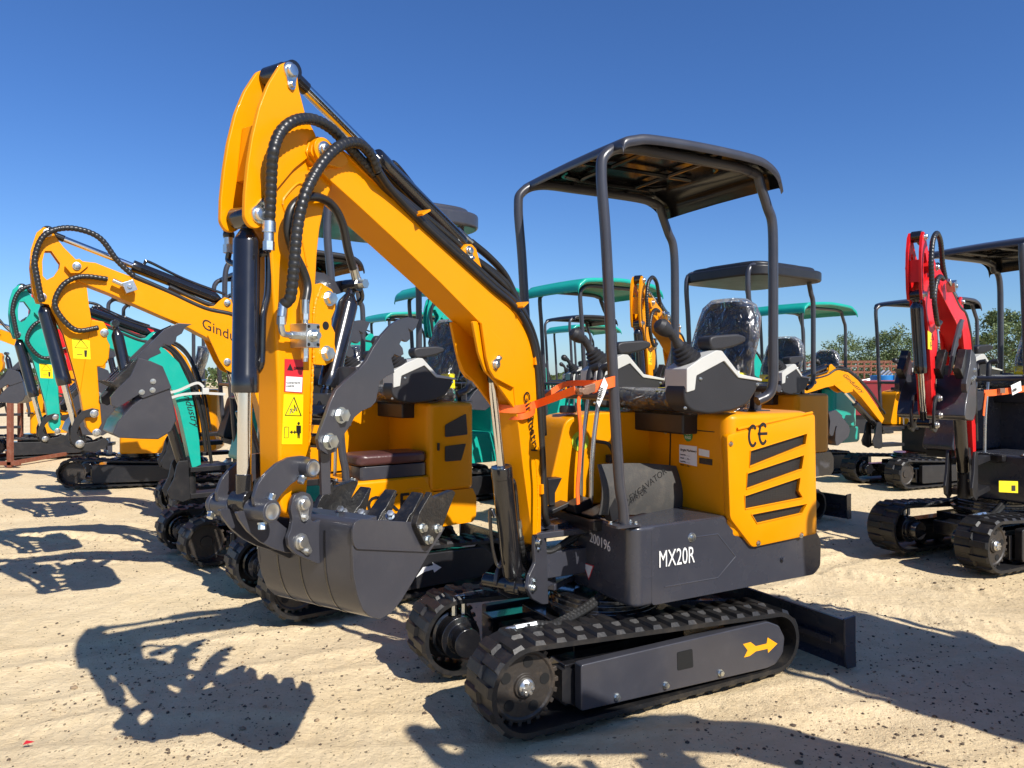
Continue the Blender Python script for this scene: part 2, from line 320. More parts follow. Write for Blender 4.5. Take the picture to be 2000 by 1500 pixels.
def build_ground():
    def axis(lo, hi, step, end, g=1.16):
        c = list(np.arange(lo, hi, step)); a = hi; s = step
        up = []
        while a < end: up.append(a); s *= g; a += s
        a = lo-step; s = step; dn = []
        while a > -end: dn.append(a); s *= g; a -= s
        return np.array(dn[::-1]+c+up)
    xs = axis(-4.5, 3.2, 0.022, 900); ys = axis(1.6, 7.0, 0.022, 900)
    X, Y = np.meshgrid(xs, ys); Z = gh(X, Y); Z = np.where(np.hypot(X, Y) > 60, -0.012, Z)
    nx, ny = len(xs), len(ys); me = bpy.data.meshes.new('ground')
    co = np.stack([X, Y, Z], -1).reshape(-1, 3).astype(np.float32)
    i = np.arange(nx*ny).reshape(ny, nx); q = np.stack([i[:-1, :-1], i[:-1, 1:], i[1:, 1:], i[1:, :-1]], -1).reshape(-1, 4).astype(np.int32)
    me.vertices.add(len(co)); me.vertices.foreach_set('co', co.ravel()); me.loops.add(q.size); me.loops.foreach_set('vertex_index', q.ravel())
    me.polygons.add(len(q)); me.polygons.foreach_set('loop_start', np.arange(0, q.size, 4, dtype=np.int32)); me.polygons.foreach_set('loop_total', np.full(len(q), 4, np.int32))
    me.polygons.foreach_set('use_smooth', [True]*len(q)); me.update(calc_edges=True)
    m = bpy.data.materials.new('sand'); m.use_nodes = True; n = m.node_tree.nodes; l = m.node_tree.links; b = n['Principled BSDF']; b.inputs['Roughness'].default_value = 0.95; b.inputs['Specular IOR Level'].default_value = 0.2
    tc = n.new('ShaderNodeTexCoord')
    def noise(sc, det=6, rough=0.6):
        t = n.new('ShaderNodeTexNoise'); t.inputs['Scale'].default_value = sc; t.inputs['Detail'].default_value = det; t.inputs['Roughness'].default_value = rough; l.new(tc.outputs['Object'], t.inputs['Vector']); return t
    a = noise(0.7); cr = n.new('ShaderNodeValToRGB'); e = cr.color_ramp.elements; e[0].position = 0.3; e[1].position = 0.72; e[0].color = (0.68, 0.53, 0.315, 1); e[1].color = (0.80, 0.65, 0.42, 1)
    l.new(a.outputs[0], cr.inputs[0])
    c2 = noise(9, 10, 0.75); cr2 = n.new('ShaderNodeValToRGB'); e = cr2.color_ramp.elements; e[0].position = 0.32; e[1].position = 0.6; e[0].color = (0.86, 0.84, 0.80, 1); e[1].color = (1, 1, 1, 1); l.new(c2.outputs[0], cr2.inputs[0])
    mx = n.new('ShaderNodeMix'); mx.data_type = 'RGBA'; mx.blend_type = 'MULTIPLY'; mx.inputs[0].default_value = 0.85; l.new(cr.outputs[0], mx.inputs[6]); l.new(cr2.outputs[0], mx.inputs[7])
    last = mx.outputs[2]
    for sc, th, cc, seed in ((26, 0.19, (0.11, 0.08, 0.05, 1), 0), (58, 0.20, (0.11, 0.08, 0.05, 1), 5), (11, 0.085, (0.10, 0.075, 0.05, 1), 9)):
        dn = noise(sc*0.8, 2); ad = n.new('ShaderNodeVectorMath'); ad.operation = 'MULTIPLY_ADD'; l.new(dn.outputs['Color'], ad.inputs[0]); ad.inputs[1].default_value = (0.03, 0.03, 0.03); l.new(tc.outputs['Object'], ad.inputs[2])
        v = n.new('ShaderNodeTexVoronoi'); v.inputs['Scale'].default_value = sc; l.new(ad.outputs[0], v.inputs['Vector'])
        pm = noise(sc/9.0, 3); t1 = n.new('ShaderNodeMath'); t1.operation = 'MULTIPLY'; l.new(pm.outputs[0], t1.inputs[0]); t1.inputs[1].default_value = th*2.1
        sepc = n.new('ShaderNodeSeparateColor'); l.new(v.outputs['Color'], sepc.inputs[0])
        t3 = n.new('ShaderNodeMath'); t3.operation = 'MULTIPLY'; l.new(sepc.outputs[0], t3.inputs[0]); l.new(t1.outputs[0], t3.inputs[1])
        lt = n.new('ShaderNodeMath'); lt.operation = 'LESS_THAN'; l.new(v.outputs['Distance'], lt.inputs[0]); l.new(t3.outputs[0], lt.inputs[1])
        f = n.new('ShaderNodeMath'); f.operation = 'MULTIPLY'; f.inputs[1].default_value = 0.75; l.new(lt.outputs[0], f.inputs[0])
        m3 = n.new('ShaderNodeMix'); m3.data_type = 'RGBA'; l.new(f.outputs[0], m3.inputs[0]); l.new(last, m3.inputs[6]); m3.inputs[7].default_value = cc; last = m3.outputs[2]
    l.new(last, b.inputs['Base Color'])
    b1 = noise(28, 8, 0.7); bp = n.new('ShaderNodeBump'); bp.inputs['Strength'].default_value = 0.8; bp.inputs['Distance'].default_value = 0.025; l.new(b1.outputs[0], bp.inputs['Height'])
    b2 = noise(190, 4, 0.6); bp2 = n.new('ShaderNodeBump'); bp2.inputs['Strength'].default_value = 0.5; bp2.inputs['Distance'].default_value = 0.004; l.new(b2.outputs[0], bp2.inputs['Height']); l.new(bp.outputs[0], bp2.inputs['Normal']); l.new(bp2.outputs[0], b.inputs['Normal'])
    me.materials.append(m); o = bpy.data.objects.new('ground', me); col.objects.link(o); tag(o, kind='structure')
    o.name = 'ground'
build_ground()
def build_pebbles():
    rng = random.Random(4); mb = MB()
    ph = (1+5**0.5)/2
    iv = [Vector(v).normalized() for v in ((-1, ph, 0), (1, ph, 0), (-1, -ph, 0), (1, -ph, 0), (0, -1, ph), (0, 1, ph), (0, -1, -ph), (0, 1, -ph), (ph, 0, -1), (ph, 0, 1), (-ph, 0, -1), (-ph, 0, 1))]
    fc = [(0, 11, 5), (0, 5, 1), (0, 1, 7), (0, 7, 10), (0, 10, 11), (1, 5, 9), (5, 11, 4), (11, 10, 2), (10, 7, 6), (7, 1, 8), (3, 9, 4), (3, 4, 2), (3, 2, 6), (3, 6, 8), (3, 8, 9), (4, 9, 5), (2, 4, 11), (6, 2, 10), (8, 6, 7), (9, 8, 1)]
    pts = []
    for k in range(15000):
        D = 2.0+6.5*rng.random()**1.5; x = (rng.random()*2-1)*0.78*D
        if vnoise(np.array([x*1.7]), np.array([D*1.7]), 9)[0]+0.22 < rng.random()*0.62: continue
        s = 0.0028+0.0062*rng.random()**2.6+(0.009 if rng.random() < 0.006 else 0); pts.append((x, D, s))
    hs = gh([p[0] for p in pts], [p[1] for p in pts])
    for (x, y, s), h in zip(pts, hs):
        q = [rng.uniform(0.7, 1.3) for _ in range(3)]
        mb.cm = rng.choice((0, 0, 1))
        mb.add([(x+v.x*s*q[0]*rng.uniform(.8, 1.2), y+v.y*s*q[1]*rng.uniform(.8, 1.2), h+s*0.25+v.z*s*0.6*q[2]) for v in iv], fc)
    P1 = mat('pebble_dark', (0.085, 0.06, 0.04), 0.85); P2 = mat('pebble_tan', (0.28, 0.2, 0.12), 0.9)
    o = mb.build('pebbles', [P1, P2], smooth=60); tag(o, 'small dark brown pebbles scattered over the pale sand', 'pebbles', kind='stuff')
build_pebbles()

# ---------------------------------------------------------------- undercarriage
def loop_track(x1, r1, x2, r2):
    pts = [(x1+r1*math.cos(t*math.pi/40), r1+r1*math.sin(t*math.pi/40)) for t in range(80)]+[(x2+r2*math.cos(t*math.pi/40), r2+r2*math.sin(t*math.pi/40)) for t in range(80)]
    pts = sorted(set((round(a, 5), round(b, 5)) for a, b in pts))
    def half(ps):
        h = []
        for p in ps:
            while len(h) >= 2 and (h[-1][0]-h[-2][0])*(p[1]-h[-2][1])-(h[-1][1]-h[-2][1])*(p[0]-h[-2][0]) <= 0: h.pop()
            h.append(p)
        return h
    lo, up = half(pts), half(pts[::-1]); H = lo[:-1]+up[:-1]; H.append(H[0])
    return [Vector((a, b, 0)) for a, b in H]
def undercarriage(root, y_out=0.455, wd=0.23, xf=0.644, rf=0.2, xr=-0.69, rr=0.165, blade=True, plate=GREY, detail=True, hi=True):
    base = loop_track(xf, rf-0.024, xr, rr-0.024); base = [p+Vector((0, 0.024, 0)) for p in base]
    total = sum((base[i+1]-base[i]).length for i in range(len(base)-1)); n = int(total/(0.0235 if hi else 0.06)); n -= n % 4
    P = resample(base, total/n)[:n]
    N = []
    for i in range(n):
        d = (P[(i+1) % n]-P[i-1]).normalized(); N.append(Vector((d.y, -d.x, 0)))
    cx = (xf+xr)/2
    if sum(nn.dot(p-Vector((cx, 0.18, 0))) for nn, p in zip(N, P)) < 0: N = [-q for q in N]
    for side in (1, -1):
        ya, yb = side*y_out, side*(y_out-wd); mb = MB()
        th = 0.020
        rows = []
        for p, q in zip(P, N):
            i_ = p-q*th
            for (pp, yy) in ((p, ya), (p, yb), (i_, yb), (i_, ya)): rows.append((pp.x, yy, pp.y))
        fs = []
        for i in range(n):
            j = (i+1) % n
            for k in range(4):
                k2 = (k+1) % 4; f = (i*4+k, i*4+k2, j*4+k2, j*4+k); fs.append(f if side < 0 else f[::-1])
        mb.add(rows, fs)
        # tread lugs: staggered blocks with bevelled shoulders, and notched edge
        st = 4 if hi else 2
        for i in range(0, n, st):
            for (u0, u1, off) in ((0.0, 0.58, 0), (0.44, 1.0, st//2)):
                k = (i+off) % n; k2 = (k+(2 if hi else 1)) % n; a, b_ = P[k], P[k2]; na, nb = N[k], N[k2]; h = 0.015
                y0 = ya+(yb-ya)*u0; y1 = ya+(yb-ya)*u1; ins = (y1-y0)*0.09; d = (b_-a)*0.14; ex = (b_-a)*0.45 if off else (b_-a)*-0.0
                lo = [(a-ex*0.3, y0, na), (a, y1, na), (b_, y1, nb), (b_+ex*0.3, y0, nb)]
                vs = [(p.x, y, p.y) for p, y, q in lo]
                vs += [((a+d+na*h).x, y0+ins, (a+d+na*h).y), ((a+d+na*h).x, y1-ins, (a+d+na*h).y), ((b_-d+nb*h).x, y1-ins, (b_-d+nb*h).y), ((b_-d+nb*h).x, y0+ins, (b_-d+nb*h).y)]
                F_ = [(4, 5, 6, 7), (0, 4, 7, 3), (1, 2, 6, 5), (0, 1, 5, 4), (2, 3, 7, 6)]
                mb.add(vs, F_ if side > 0 else [f[::-1] for f in F_])
        t = mb.build('track', RUB, root, smooth=25)
        if not detail: 
            continue
        # drive sprocket with holes, hub, idler
        yc = side*(y_out-0.055); r = rf-0.058; s = MB()
        s.lathe((xf, yc-side*0.03, rf), (0, side, 0), [(0, r*0.98), (0.022, r), (0.024, r-0.012), (0.018, r-0.02), (0.02, 0.05), (0.03, 0.045)], 36)
        for k in range(22 if hi else 12):
            a = 2*math.pi*k/(22 if hi else 12); s.box((xf+(r+0.004)*math.cos(a), yc-side*0.018, rf+(r+0.004)*math.sin(a)), (0.02, 0.02, 0.018), Matrix.Rotation(-a, 3, 'Y'))
        sp = s.build('sprocket', HUB, t, bevel=0.002 if hi else 0)
        if hi:
            h = MB()
            for k in range(5):
                a = 2*math.pi*k/5+0.5; h.cyl((xf+r*0.66*math.cos(a), yc-side*0.02, rf+r*0.66*math.sin(a)), (xf+r*0.66*math.cos(a), yc-side*0.0085, rf+r*0.66*math.sin(a)), 0.022)
            h.build('sprocket_hole', VOID, t)
            h = MB(); h.lathe((xf, yc, rf), (0, side, 0), [(0, 0.036), (0.012, 0.034), (0.02, 0.026), (0.024, 0.012)], 24)
            for k in range(6):
                a = 2*math.pi*k/6; h.cyl((xf+0.02*math.cos(a), yc+side*0.016, rf+0.02*math.sin(a)), (xf+0.02*math.cos(a), yc+side*0.026, rf+0.02*math.sin(a)), 0.0075, None, 6)
            h.build('hub', GALV, t)
        s = MB(); ri = rr-0.05
        s.lathe((xr, side*(y_out-0.11), rr), (0, side, 0), [(0, ri*0.8), (0.0, ri), (0.02, ri), (0.025, ri*0.8), (0.03, 0.05), (0.05, 0.045)], 32); s.build('idler', SATIN, t)
        for xx in ([-0.38, -0.12, 0.14] + ([0.36] if hi else [])):
            s = MB(); s.lathe((xx, side*(y_out-0.15), 0.088), (0, side, 0), [(0, 0.043), (0.05, 0.045), (0.055, 0.03), (0.07, 0.02)], 20); s.build('roller', SATIN, t)
    # cross frame and motors
    f = MB(); f.box((0, 0, 0.25), (0.62, y_out*2-wd*2+0.02, 0.12)); f.box((0.38, 0, 0.22), (0.2, 0.3, 0.1)); f.cyl((0, 0, 0.25), (0, 0, 0.41), 0.24, None, 32); f.lathe((0, 0, 0.33), (0, 0, 1), [(0, 0.27), (0.03, 0.27), (0.031, 0.25), (0.06, 0.25)], 40)
    for side in (1, -1): f.box(((xf+xr)/2+0.02, side*(y_out-wd/2-0.01), (rf+rr)/2-0.02), (xf-xr-0.42, wd*0.5, 0.17))
    f.build('lower_frame', BLACK, root, bevel=0.006)
    for side in (1, -1):
        f = MB(); yi = side*(y_out-0.12)
        f.lathe((xf, yi, rf), (0, -side, 0), [(0, 0.115), (0.05, 0.115), (0.055, 0.10), (0.12, 0.098), (0.125, 0.07), (0.2, 0.065)], 32)
        mo = f.build('drive_motor', BLACK, root, bevel=0.003)
        if hi:
            g = MB()
            for dx in (0.0, 0.05):
                q = Vector((xf+0.02-dx, yi-side*0.08, rf+0.1)); g.cyl(q, q+Vector((0, 0, 0.05)), 0.014, None, 6); g.tube([q+Vector((0, 0, 0.045)), q+Vector((0, 0, 0.07)), q+Vector((-0.02, 0, 0.085)), q+Vector((-0.07, 0, 0.085))], 0.009); g.cyl(q+Vector((-0.05, 0, 0.085)), q+Vector((-0.1, 0, 0.085)), 0.014, None, 6)
            g.build('hose_fitting', ZINC, mo)
            g = MB()
            for dx in (0.0, 0.05):
                q = Vector((xf-0.08-dx, yi-side*0.08, rf+0.185)); g.tube([q, q+Vector((-0.12, -side*0.01, -0.02)), q+Vector((-0.3, -side*0.06, 0.0)), q+Vector((-0.5, -side*0.12, 0.05))], 0.015, rib=0.016)
            g.build('motor_hose', HOSE, mo)
    if blade:
        b = MB(); pr = [(-1.075, 0.005), (-1.105, 0.03), (-1.115, 0.10), (-1.10, 0.19), (-1.075, 0.235), (-1.055, 0.235), (-1.085, 0.185), (-1.098, 0.10), (-1.09, 0.04), (-1.06, 0.005)]
        b.prism(pr, -0.53, 0.53); b.build('dozer_blade', NAVY, root, bevel=0.002)
        b = MB()
        for side in (1, -1):
            b.prism([(-1.13, 0.0), (-1.125, 0.1), (-1.125, 0.25), (-1.045, 0.245), (-1.05, 0.05), (-1.065, 0.0)], side*0.53, side*0.542)
            b.prism([(-1.085, 0.07), (-1.085, 0.15), (-0.4, 0.24), (-0.4, 0.17)], side*0.17-0.022, side*0.17+0.022)
        b.box((-1.075, 0, 0.11), (0.03, 0.9, 0.03)); b.build('blade_arm', NAVY, root, bevel=0.002)

# ---------------------------------------------------------------- upper body common to the machines
def roof_shell(x0, x1, hw, z, lipf=0.07, lipr=0.12, th=0.012, crown=0.015):
    # curved sheet: section along x with down-turned front and rear, side lips
    sec = [(x0+0.05, z-lipf), (x0+0.035, z-lipf*0.45), (x0-0.02, z-0.008), (x0-0.1, z+crown*0.5), ((x0+x1)/2+0.1, z+crown), ((x0+x1)/2-0.1, z+crown), (x1+0.12, z+crown*0.5), (x1+0.03, z-0.01), (x1-0.03, z-lipr*0.45), (x1-0.055, z-lipr)]
    sec = [(p.x, p.z) for p in spline([(a, 0, b) for a, b in sec], 4)]
    ys = [(-hw, -0.034), (-hw+0.003, -0.012), (-hw+0.014, -0.002), (-hw+0.06, 0), (-hw*0.5, 0.004), (0, 0.006), (hw*0.5, 0.004), (hw-0.06, 0), (hw-0.014, -0.002), (hw-0.003, -0.012), (hw, -0.034)]
    vs = []; n = len(sec); m = len(ys)
    for lay in (0, 1):
        for (x, zz) in sec:
            for (y, dz) in ys: vs.append((x+(0.0 if not lay else (0.006 if x < (x0+x1)/2 else -0.006)), y*(1-0.02*lay), zz+dz-th*lay))
    fs = []
    for i in range(n-1):
        for j in range(m-1):
            a = i*m+j; fs.append((a, a+1, a+m+1, a+m)); o = n*m; fs.append((o+a, o+a+m, o+a+m+1, o+a+1))
    for i in range(n-1):
        for j in (0, m-1): a = i*m+j; o = n*m; fs.append((a, a+m, o+a+m, o+a) if j == 0 else (a, o+a, o+a+m, a+m))
    for j in range(m-1):
        for i in (0, n-1): a = i*m+j; o = n*m; fs.append((a, o+a, o+a+1, a+1) if i == 0 else (a, a+1, o+a+1, o+a))
    return vs, fs
def box_round(mb, x0, x1, y0, y1, z0, z1, r=0.03, n=3):
    a, b = min(x0, x1), max(x0, x1); mb.prism(rnd([(a, y0), (b, y0), (b, y1), (a, y1)], r, n), z0, z1, lambda u, v, t: (u, v, t)); return mb
def joystick(mb, p, lean=(0.0, 0, 1), s=1.0):
    p = Vector(p); d = Vector(lean).normalized()
    prof = [(0, 0.052*s)]
    for k in range(5): h = 0.004+k*0.019*s; r = (0.054-0.0052*k)*s; prof += [(h, r), (h+0.009*s, r+0.002), (h+0.014*s, r-0.009*s)]
    h = 0.10*s; prof += [(h, 0.022*s), (h+0.02*s, 0.017*s), (h+0.075*s, 0.020*s), (h+0.105*s, 0.017*s)]
    mb.lathe(p, d, prof, 20)
    a, b = basis(d); t = p+d*(h+0.095*s); f = Vector((1, 0, 0.0)); q = (d*0.8+f*0.55).normalized()
    mb.lathe(t-q*0.01, q, [(0, 0.016*s), (0.02*s, 0.025*s), (0.05*s, 0.032*s), (0.075*s, 0.030*s), (0.09*s, 0.018*s), (0.094*s, 0.006)], 18)
CT = Frame((0.432, 3.573), 61.8)
C_TRIM = CT.poly([(1342, 720), (1371, 699), (1400, 684), (1411, 685), (1445, 730), (1489, 740), (1489, 745), (1443, 738), (1415, 705), (1361, 734), (1358, 762), (1342, 767)], 0.44)
C_BODY = CT.poly([(1346, 742), (1361, 730), (1413, 700), (1444, 734), (1487, 743), (1481, 762), (1465, 789), (1434, 803), (1388, 810), (1354, 804), (1341, 790), (1338, 766)], 0.44)
C_J0, C_J1 = CT.pl(1342, 702, 0.365), CT.pl(1296, 634, 0.365)
C_ARM = CT.poly([(1380, 672), (1381, 659), (1392, 655), (1436, 652), (1452, 657), (1452, 668), (1432, 677), (1404, 684), (1386, 684)], 0.39)
def console(root, y, near=1, hi=True, m2=LIGHT):
    w_ = 0.068; c = MB(); c.prism(rnd(C_BODY, 0.03), y-w_, y+w_); o = c.build('control_console', PLAST, root, bevel=0.014)
    c = MB(); c.prism(rnd(C_TRIM, 0.006), y-w_-0.006, y+w_+0.006); c.build('console_trim', m2, o, bevel=0.009)
    p = Vector((C_J0[0], y, C_J0[1])); q = Vector((C_J1[0], y, C_J1[1])); d = (q-p).normalized(); L = (q-p).length; j = MB()
    prof = [(-0.02, 0.062)]
    for k in range(5): h = -0.012+k*0.019; r = 0.062-0.0068*k; prof += [(h, r), (h+0.009, r+0.003), (h+0.014, r-0.010)]
    prof += [(0.092, 0.024), (0.11, 0.019), (L*0.62, 0.022), (L*0.8, 0.02)]
    j.lathe(p, (d*0.9+Vector((0, 0, 0.1))).normalized(), prof, 20)
    t = p+d*(L*0.78); qd = (d*0.75+Vector((0.6, 0, 0.1))).normalized(); j.lathe(t-qd*0.015, qd, [(0, 0.018), (0.02, 0.028), (0.045, 0.036), (0.07, 0.036), (0.088, 0.024), (0.094, 0.008)], 18); j.build('joystick', PLAST, o)
    a = MB(); a.prism(rnd(C_ARM, 0.015), y-0.045, y+0.045); z_ = min(v for u, v in C_ARM); a.cyl((C_ARM[-2][0]-0.02, y, z_-0.05), (C_ARM[-2][0]-0.02, y, z_+0.02), 0.024); a.build('armrest', PLAST, o, bevel=0.014)
    if hi:
        b = MB()
        for px, py in ((1370, 740), (1481, 751), (1340, 797)): x, z = CT.pl(px, py, 0.44); b.bolt((x, y+near*(w_+0.001), z), (0, near, 0), 0.006, 0.004)
        b.build('bolt', ZINC, o)
def seat(root, x=-0.52, wrap=True):
    s = MB(); s.box((x+0.02, 0, 1.19), (0.34, 0.4, 0.10)); ss = s.build('seat_base', SATIN, root, bevel=0.01)
    s = MB(); s.prism(rnd([(x-0.2, 1.25), (x-0.2, 1.33), (x+0.1, 1.325), (x+0.26, 1.345), (x+0.28, 1.30), (x+0.22, 1.25)], 0.04), -0.23, 0.23); so_ = s.build('seat', SEATM, root, bevel=0.02)
    s = MB(); vs = []; n = 17
    prof = [(0.0, 0.205, 0), (0.10, 0.212, 0.0), (0.22, 0.208, -0.01), (0.32, 0.19, -0.01), (0.385, 0.155, 0.0), (0.42, 0.09, 0.01)]
    # backrest: stack of rounded slices leaning back
    rings = []
    for h, hw, dx in prof:
        ring = []
        for k in range(24):
            t = 2*math.pi*k/24; cx_, sy = math.cos(t), math.sin(t)
            ring.append((x-0.21-h*0.22+dx+0.055*math.copysign(abs(cx_)**0.6, cx_), hw*math.copysign(abs(sy)**0.7, sy), 1.39+h))
        rings.append(ring)
    vs = [v for r_ in rings for v in r_]; fs = []
    for i in range(len(rings)-1):
        for k in range(24): fs.append((i*24+k, i*24+(k+1) % 24, (i+1)*24+(k+1) % 24, (i+1)*24+k))
    fs += [tuple(range(23, -1, -1)), tuple(range((len(rings)-1)*24, len(rings)*24))]
    s.add(vs, fs); bk = s.build('backrest', SEATM, so_, bevel=0.006)
    s = MB(); s.box((x-0.19, 0, 1.395), (0.05, 0.44, 0.09)); s.box((x-0.1, 0, 1.345), (0.24, 0.44, 0.03)); s.build('seat_piping', SYEL, so_, bevel=0.012)
    if wrap:
        rng = random.Random(3); s = MB()
        vs2 = [(v[0]+(v[0]-(x-0.25))*0.25+rng.uniform(-.003, .003), v[1]*1.07+rng.uniform(-.003, .003), 1.36+(v[2]-1.36)*1.04) for v in vs]
        s.add(vs2, fs[:-2]+[fs[-1]]); s.build('plastic_wrap', WRAP, bk, smooth=70)
        s = MB(); s.prism(rnd([(x-0.2, 1.235), (x-0.2, 1.345), (x+0.1, 1.345), (x+0.28, 1.37), (x+0.31, 1.29), (x+0.22, 1.235)], 0.05), -0.26, 0.26); s.build('plastic_wrap', WRAP, so_, bevel=0.02)
def body(root, skirt, cowl, hi=True, hood=0.0):
    # grey skirt: front pod on the near side, low belt round the rear
    s = MB(); s.prism(rnd([(-0.36, 0.398), (-1.02, 0.398), (-1.06, 0.0), (-1.05, -0.40), (-0.35, -0.42)], 0.07, 5), 0.43, 0.66, lambda u, v, t: (u, v, t))
    lo = s.build('skirt', skirt, root, bevel=0.03, seg=3)
    s = MB(); poly = rnd([(0.125, -0.10), (0.125, 0.40), (-0.45, 0.40), (-0.45, -0.10)], 0.06, 6); s.prism(poly, 0.425, 0.775, lambda u, v, t: (u, v, t)); s.build('side_pod', skirt, root, bevel=0.022, seg=4)
    s = MB(); s.prism(rnd([(0.02, 0.765), (-0.385, 0.772), (-0.50, 0.665), (-1.0, 0.665), (-1.05, 0.60), (-1.045, 0.47), (-1.0, 0.435), (0.02, 0.428)], 0.02), 0.38, 0.4012); pn = s.build('pod_panel', skirt, lo, bevel=0.0012, seg=1)
    s = MB(); s.tube([(-0.20, 0.3995, 0.70), (-0.36, 0.3995, 0.70), (-0.47, 0.3995, 0.585), (-0.36, 0.3995, 0.50), (-0.05, 0.3995, 0.50)], 0.004, n=8, sm=0); s.build('panel_crease', skirt, pn)
    s = MB(); s.box((-0.14, -0.12, 0.745), (0.62, 0.60, 0.05)); s.box((0.02, -0.13, 0.74), (0.3, 0.56, 0.06)); s.build('floor_plate', SATIN, root, bevel=0.008)
    s = MB(); s.prism(rnd([(-0.42, -0.42), (-0.42, 0.405), (-0.95, 0.415), (-1.04, 0.30), (-1.06, 0), (-1.04, -0.30), (-0.95, -0.42)], 0.06, 5), 0.665, 1.245+hood, lambda u, v, t: (u, v, t)); cw = s.build('engine_cowl', cowl, root, bevel=0.028, seg=3)
    s = MB(); s.prism(rnd([(0.22, 0.77), (0.10, 1.21), (-0.06, 1.235), (-0.43, 1.235), (-0.43, 0.77)], 0.05), -0.42, -0.17); s.cyl((0.02, -0.28, 1.23), (0.02, -0.28, 1.25), 0.04); tk = s.build('fuel_tank', cowl, root, bevel=0.02)
    s = MB(); s.lathe((0.02, -0.27, 1.235), (0, 0, 1), [(0, 0.045), (0.02, 0.045), (0.035, 0.04), (0.036, 0.02)], 20); s.build('fuel_cap', PLAST, tk)
    for yy in (-0.02, -0.11):
        s = MB(); s.tube([(0.05, yy, 0.77), (0.04, yy, 1.05), (0.0, yy, 1.33)], 0.011, n=12); lv = s.build('travel_lever', GALV, root)
        s = MB(); s.tube([(0.0, yy, 1.31), (-0.005, yy, 1.40), (-0.02, yy, 1.455), (-0.035, yy+0.05, 1.47)], 0.019, n=12); s.build('lever_grip', PLAST, lv)
    s = MB(); s.box((-0.45, 0, 1.13), (0.05, 0.5, 0.04)); s.build('seat_mount', SATIN, root, bevel=0.005)
    return lo, cw, tk
def canopy(root, colr, style='flat', hi=True, z=2.44, m=GREY):
    c = MB()
    if style == 'flat': vs, fs = roof_shell(0.155, -0.68, 0.445, z, 0.06, 0.115)
    elif style == 'peak': vs, fs = roof_shell(0.34, -0.80, 0.50, z, 0.12, 0.10, crown=0.05)
    else: vs, fs = roof_shell(0.22, -0.86, 0.50, z, 0.10, 0.10, crown=0.06)
    c.cm = 0
    if style == 'round':
        poly = rnd([(0.26, -0.5), (0.26, 0.5), (-0.84, 0.5), (-0.84, -0.5)], 0.26, 8); c.prism(poly, z-0.15, z-0.05, lambda u, v, t: (u, v, t)); c.prism([(-0.29+(u+0.29)*0.90, v*0.90) for u, v in poly], z-0.075, z-0.015, lambda u, v, t: (u, v, t)); c.prism([(-0.29+(u+0.29)*0.70, v*0.70) for u, v in poly], z-0.03, z+0.012, lambda u, v, t: (u, v, t))
        rf = c.build('canopy_roof', colr, root, bevel=0.045, seg=5)
    else:
        c.add(vs, fs); n_ = len(vs)//2
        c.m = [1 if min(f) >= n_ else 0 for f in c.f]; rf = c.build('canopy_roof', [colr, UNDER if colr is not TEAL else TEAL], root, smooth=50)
    if style == 'flat':
        r_ = MB()   # pressed ribs under the roof
        for yy in (-0.26, 0.0, 0.26): r_.tube([(0.1, yy*0.6, z-0.012), (0.02, yy, z-0.014), (-0.45, yy, z-0.014), (-0.55, yy*0.7, z-0.016)], 0.012, n=6)
        r_.tube([(-0.05, -0.38, z-0.014), (-0.05, 0.38, z-0.014)], 0.010, n=6, sm=0); r_.tube([(-0.4, -0.38, z-0.014), (-0.4, 0.38, z-0.014)], 0.010, n=6, sm=0)
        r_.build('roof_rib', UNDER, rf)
        b = MB()
        for x, y in ((0.12, 0.36), (-0.6, 0.36), (0.12, -0.36), (-0.6, -0.36)): b.bolt((x, y, z-0.028), (0, 0, -1), 0.009, 0.01)
        b.build('bolt', ZINC, rf)
    for s_ in (1, -1):
        y = 0.36 if s_ > 0 else -0.37
        p = MB(); fy = y if s_ > 0 else y
        path = [(0.135, fy, 0.77), (0.142, fy, 0.86), (0.165, fy, 1.0), (0.20, fy*1.0, 1.5), (0.232, fy, 2.0), (0.255, fy, 2.27), (0.235, fy*1.0, z-0.09), (0.13, fy*0.98, z-0.042), (-0.1, fy*0.98, z-0.036), (-0.5, fy*0.98, z-0.038), (-0.64, fy, z-0.055)]
        p.tube(path, 0.0235, n=16, sm=8); pf = p.build('canopy_post', m, root, smooth=50)
        b = MB(); b.prism(rnd([(0.07, fy-0.05), (0.07, fy+0.04), (0.2, fy+0.04), (0.2, fy-0.05)], 0.015), 0.776, 0.786, lambda u, v, t: (u, v, t)); b.build('post_foot', m, pf)
        b = MB(); b.bolt((0.09, fy-0.02, 0.786), (0, 0, 1), 0.011); b.bolt((0.09, fy+0.02, 0.786), (0, 0, 1), 0.009); b.bolt((0.185, fy-0.03, 0.786), (0, 0, 1), 0.009); b.build('bolt', ZINC, pf)
        p = MB()
        p.tube([(-0.60, fy, z-0.05), (-0.655, fy, z-0.065), (-0.675, fy, z-0.11), (-0.72, fy, 2.24), (-0.755, fy, 2.15), (-0.76, fy, 1.9), (-0.76, fy, 1.6), (-0.76, fy, 1.40), (-0.735, fy*0.98, 1.33), (-0.67, fy*0.95, 1.30)] if s_ > 0 else
               [(-0.60, fy, z-0.05), (-0.655, fy, z-0.065), (-0.675, fy, z-0.11), (-0.72, fy, 2.24), (-0.76, fy, 2.15), (-0.77, fy, 1.9), (-0.77, fy, 1.22)], 0.0235, n=16); p.build('canopy_post', m, root, smooth=50)
    p = MB(); p.tube([(0.19, 0.36, 1.335), (0.19, -0.37, 1.335)], 0.019, n=14, sm=0); p.build('front_bar', m, root)
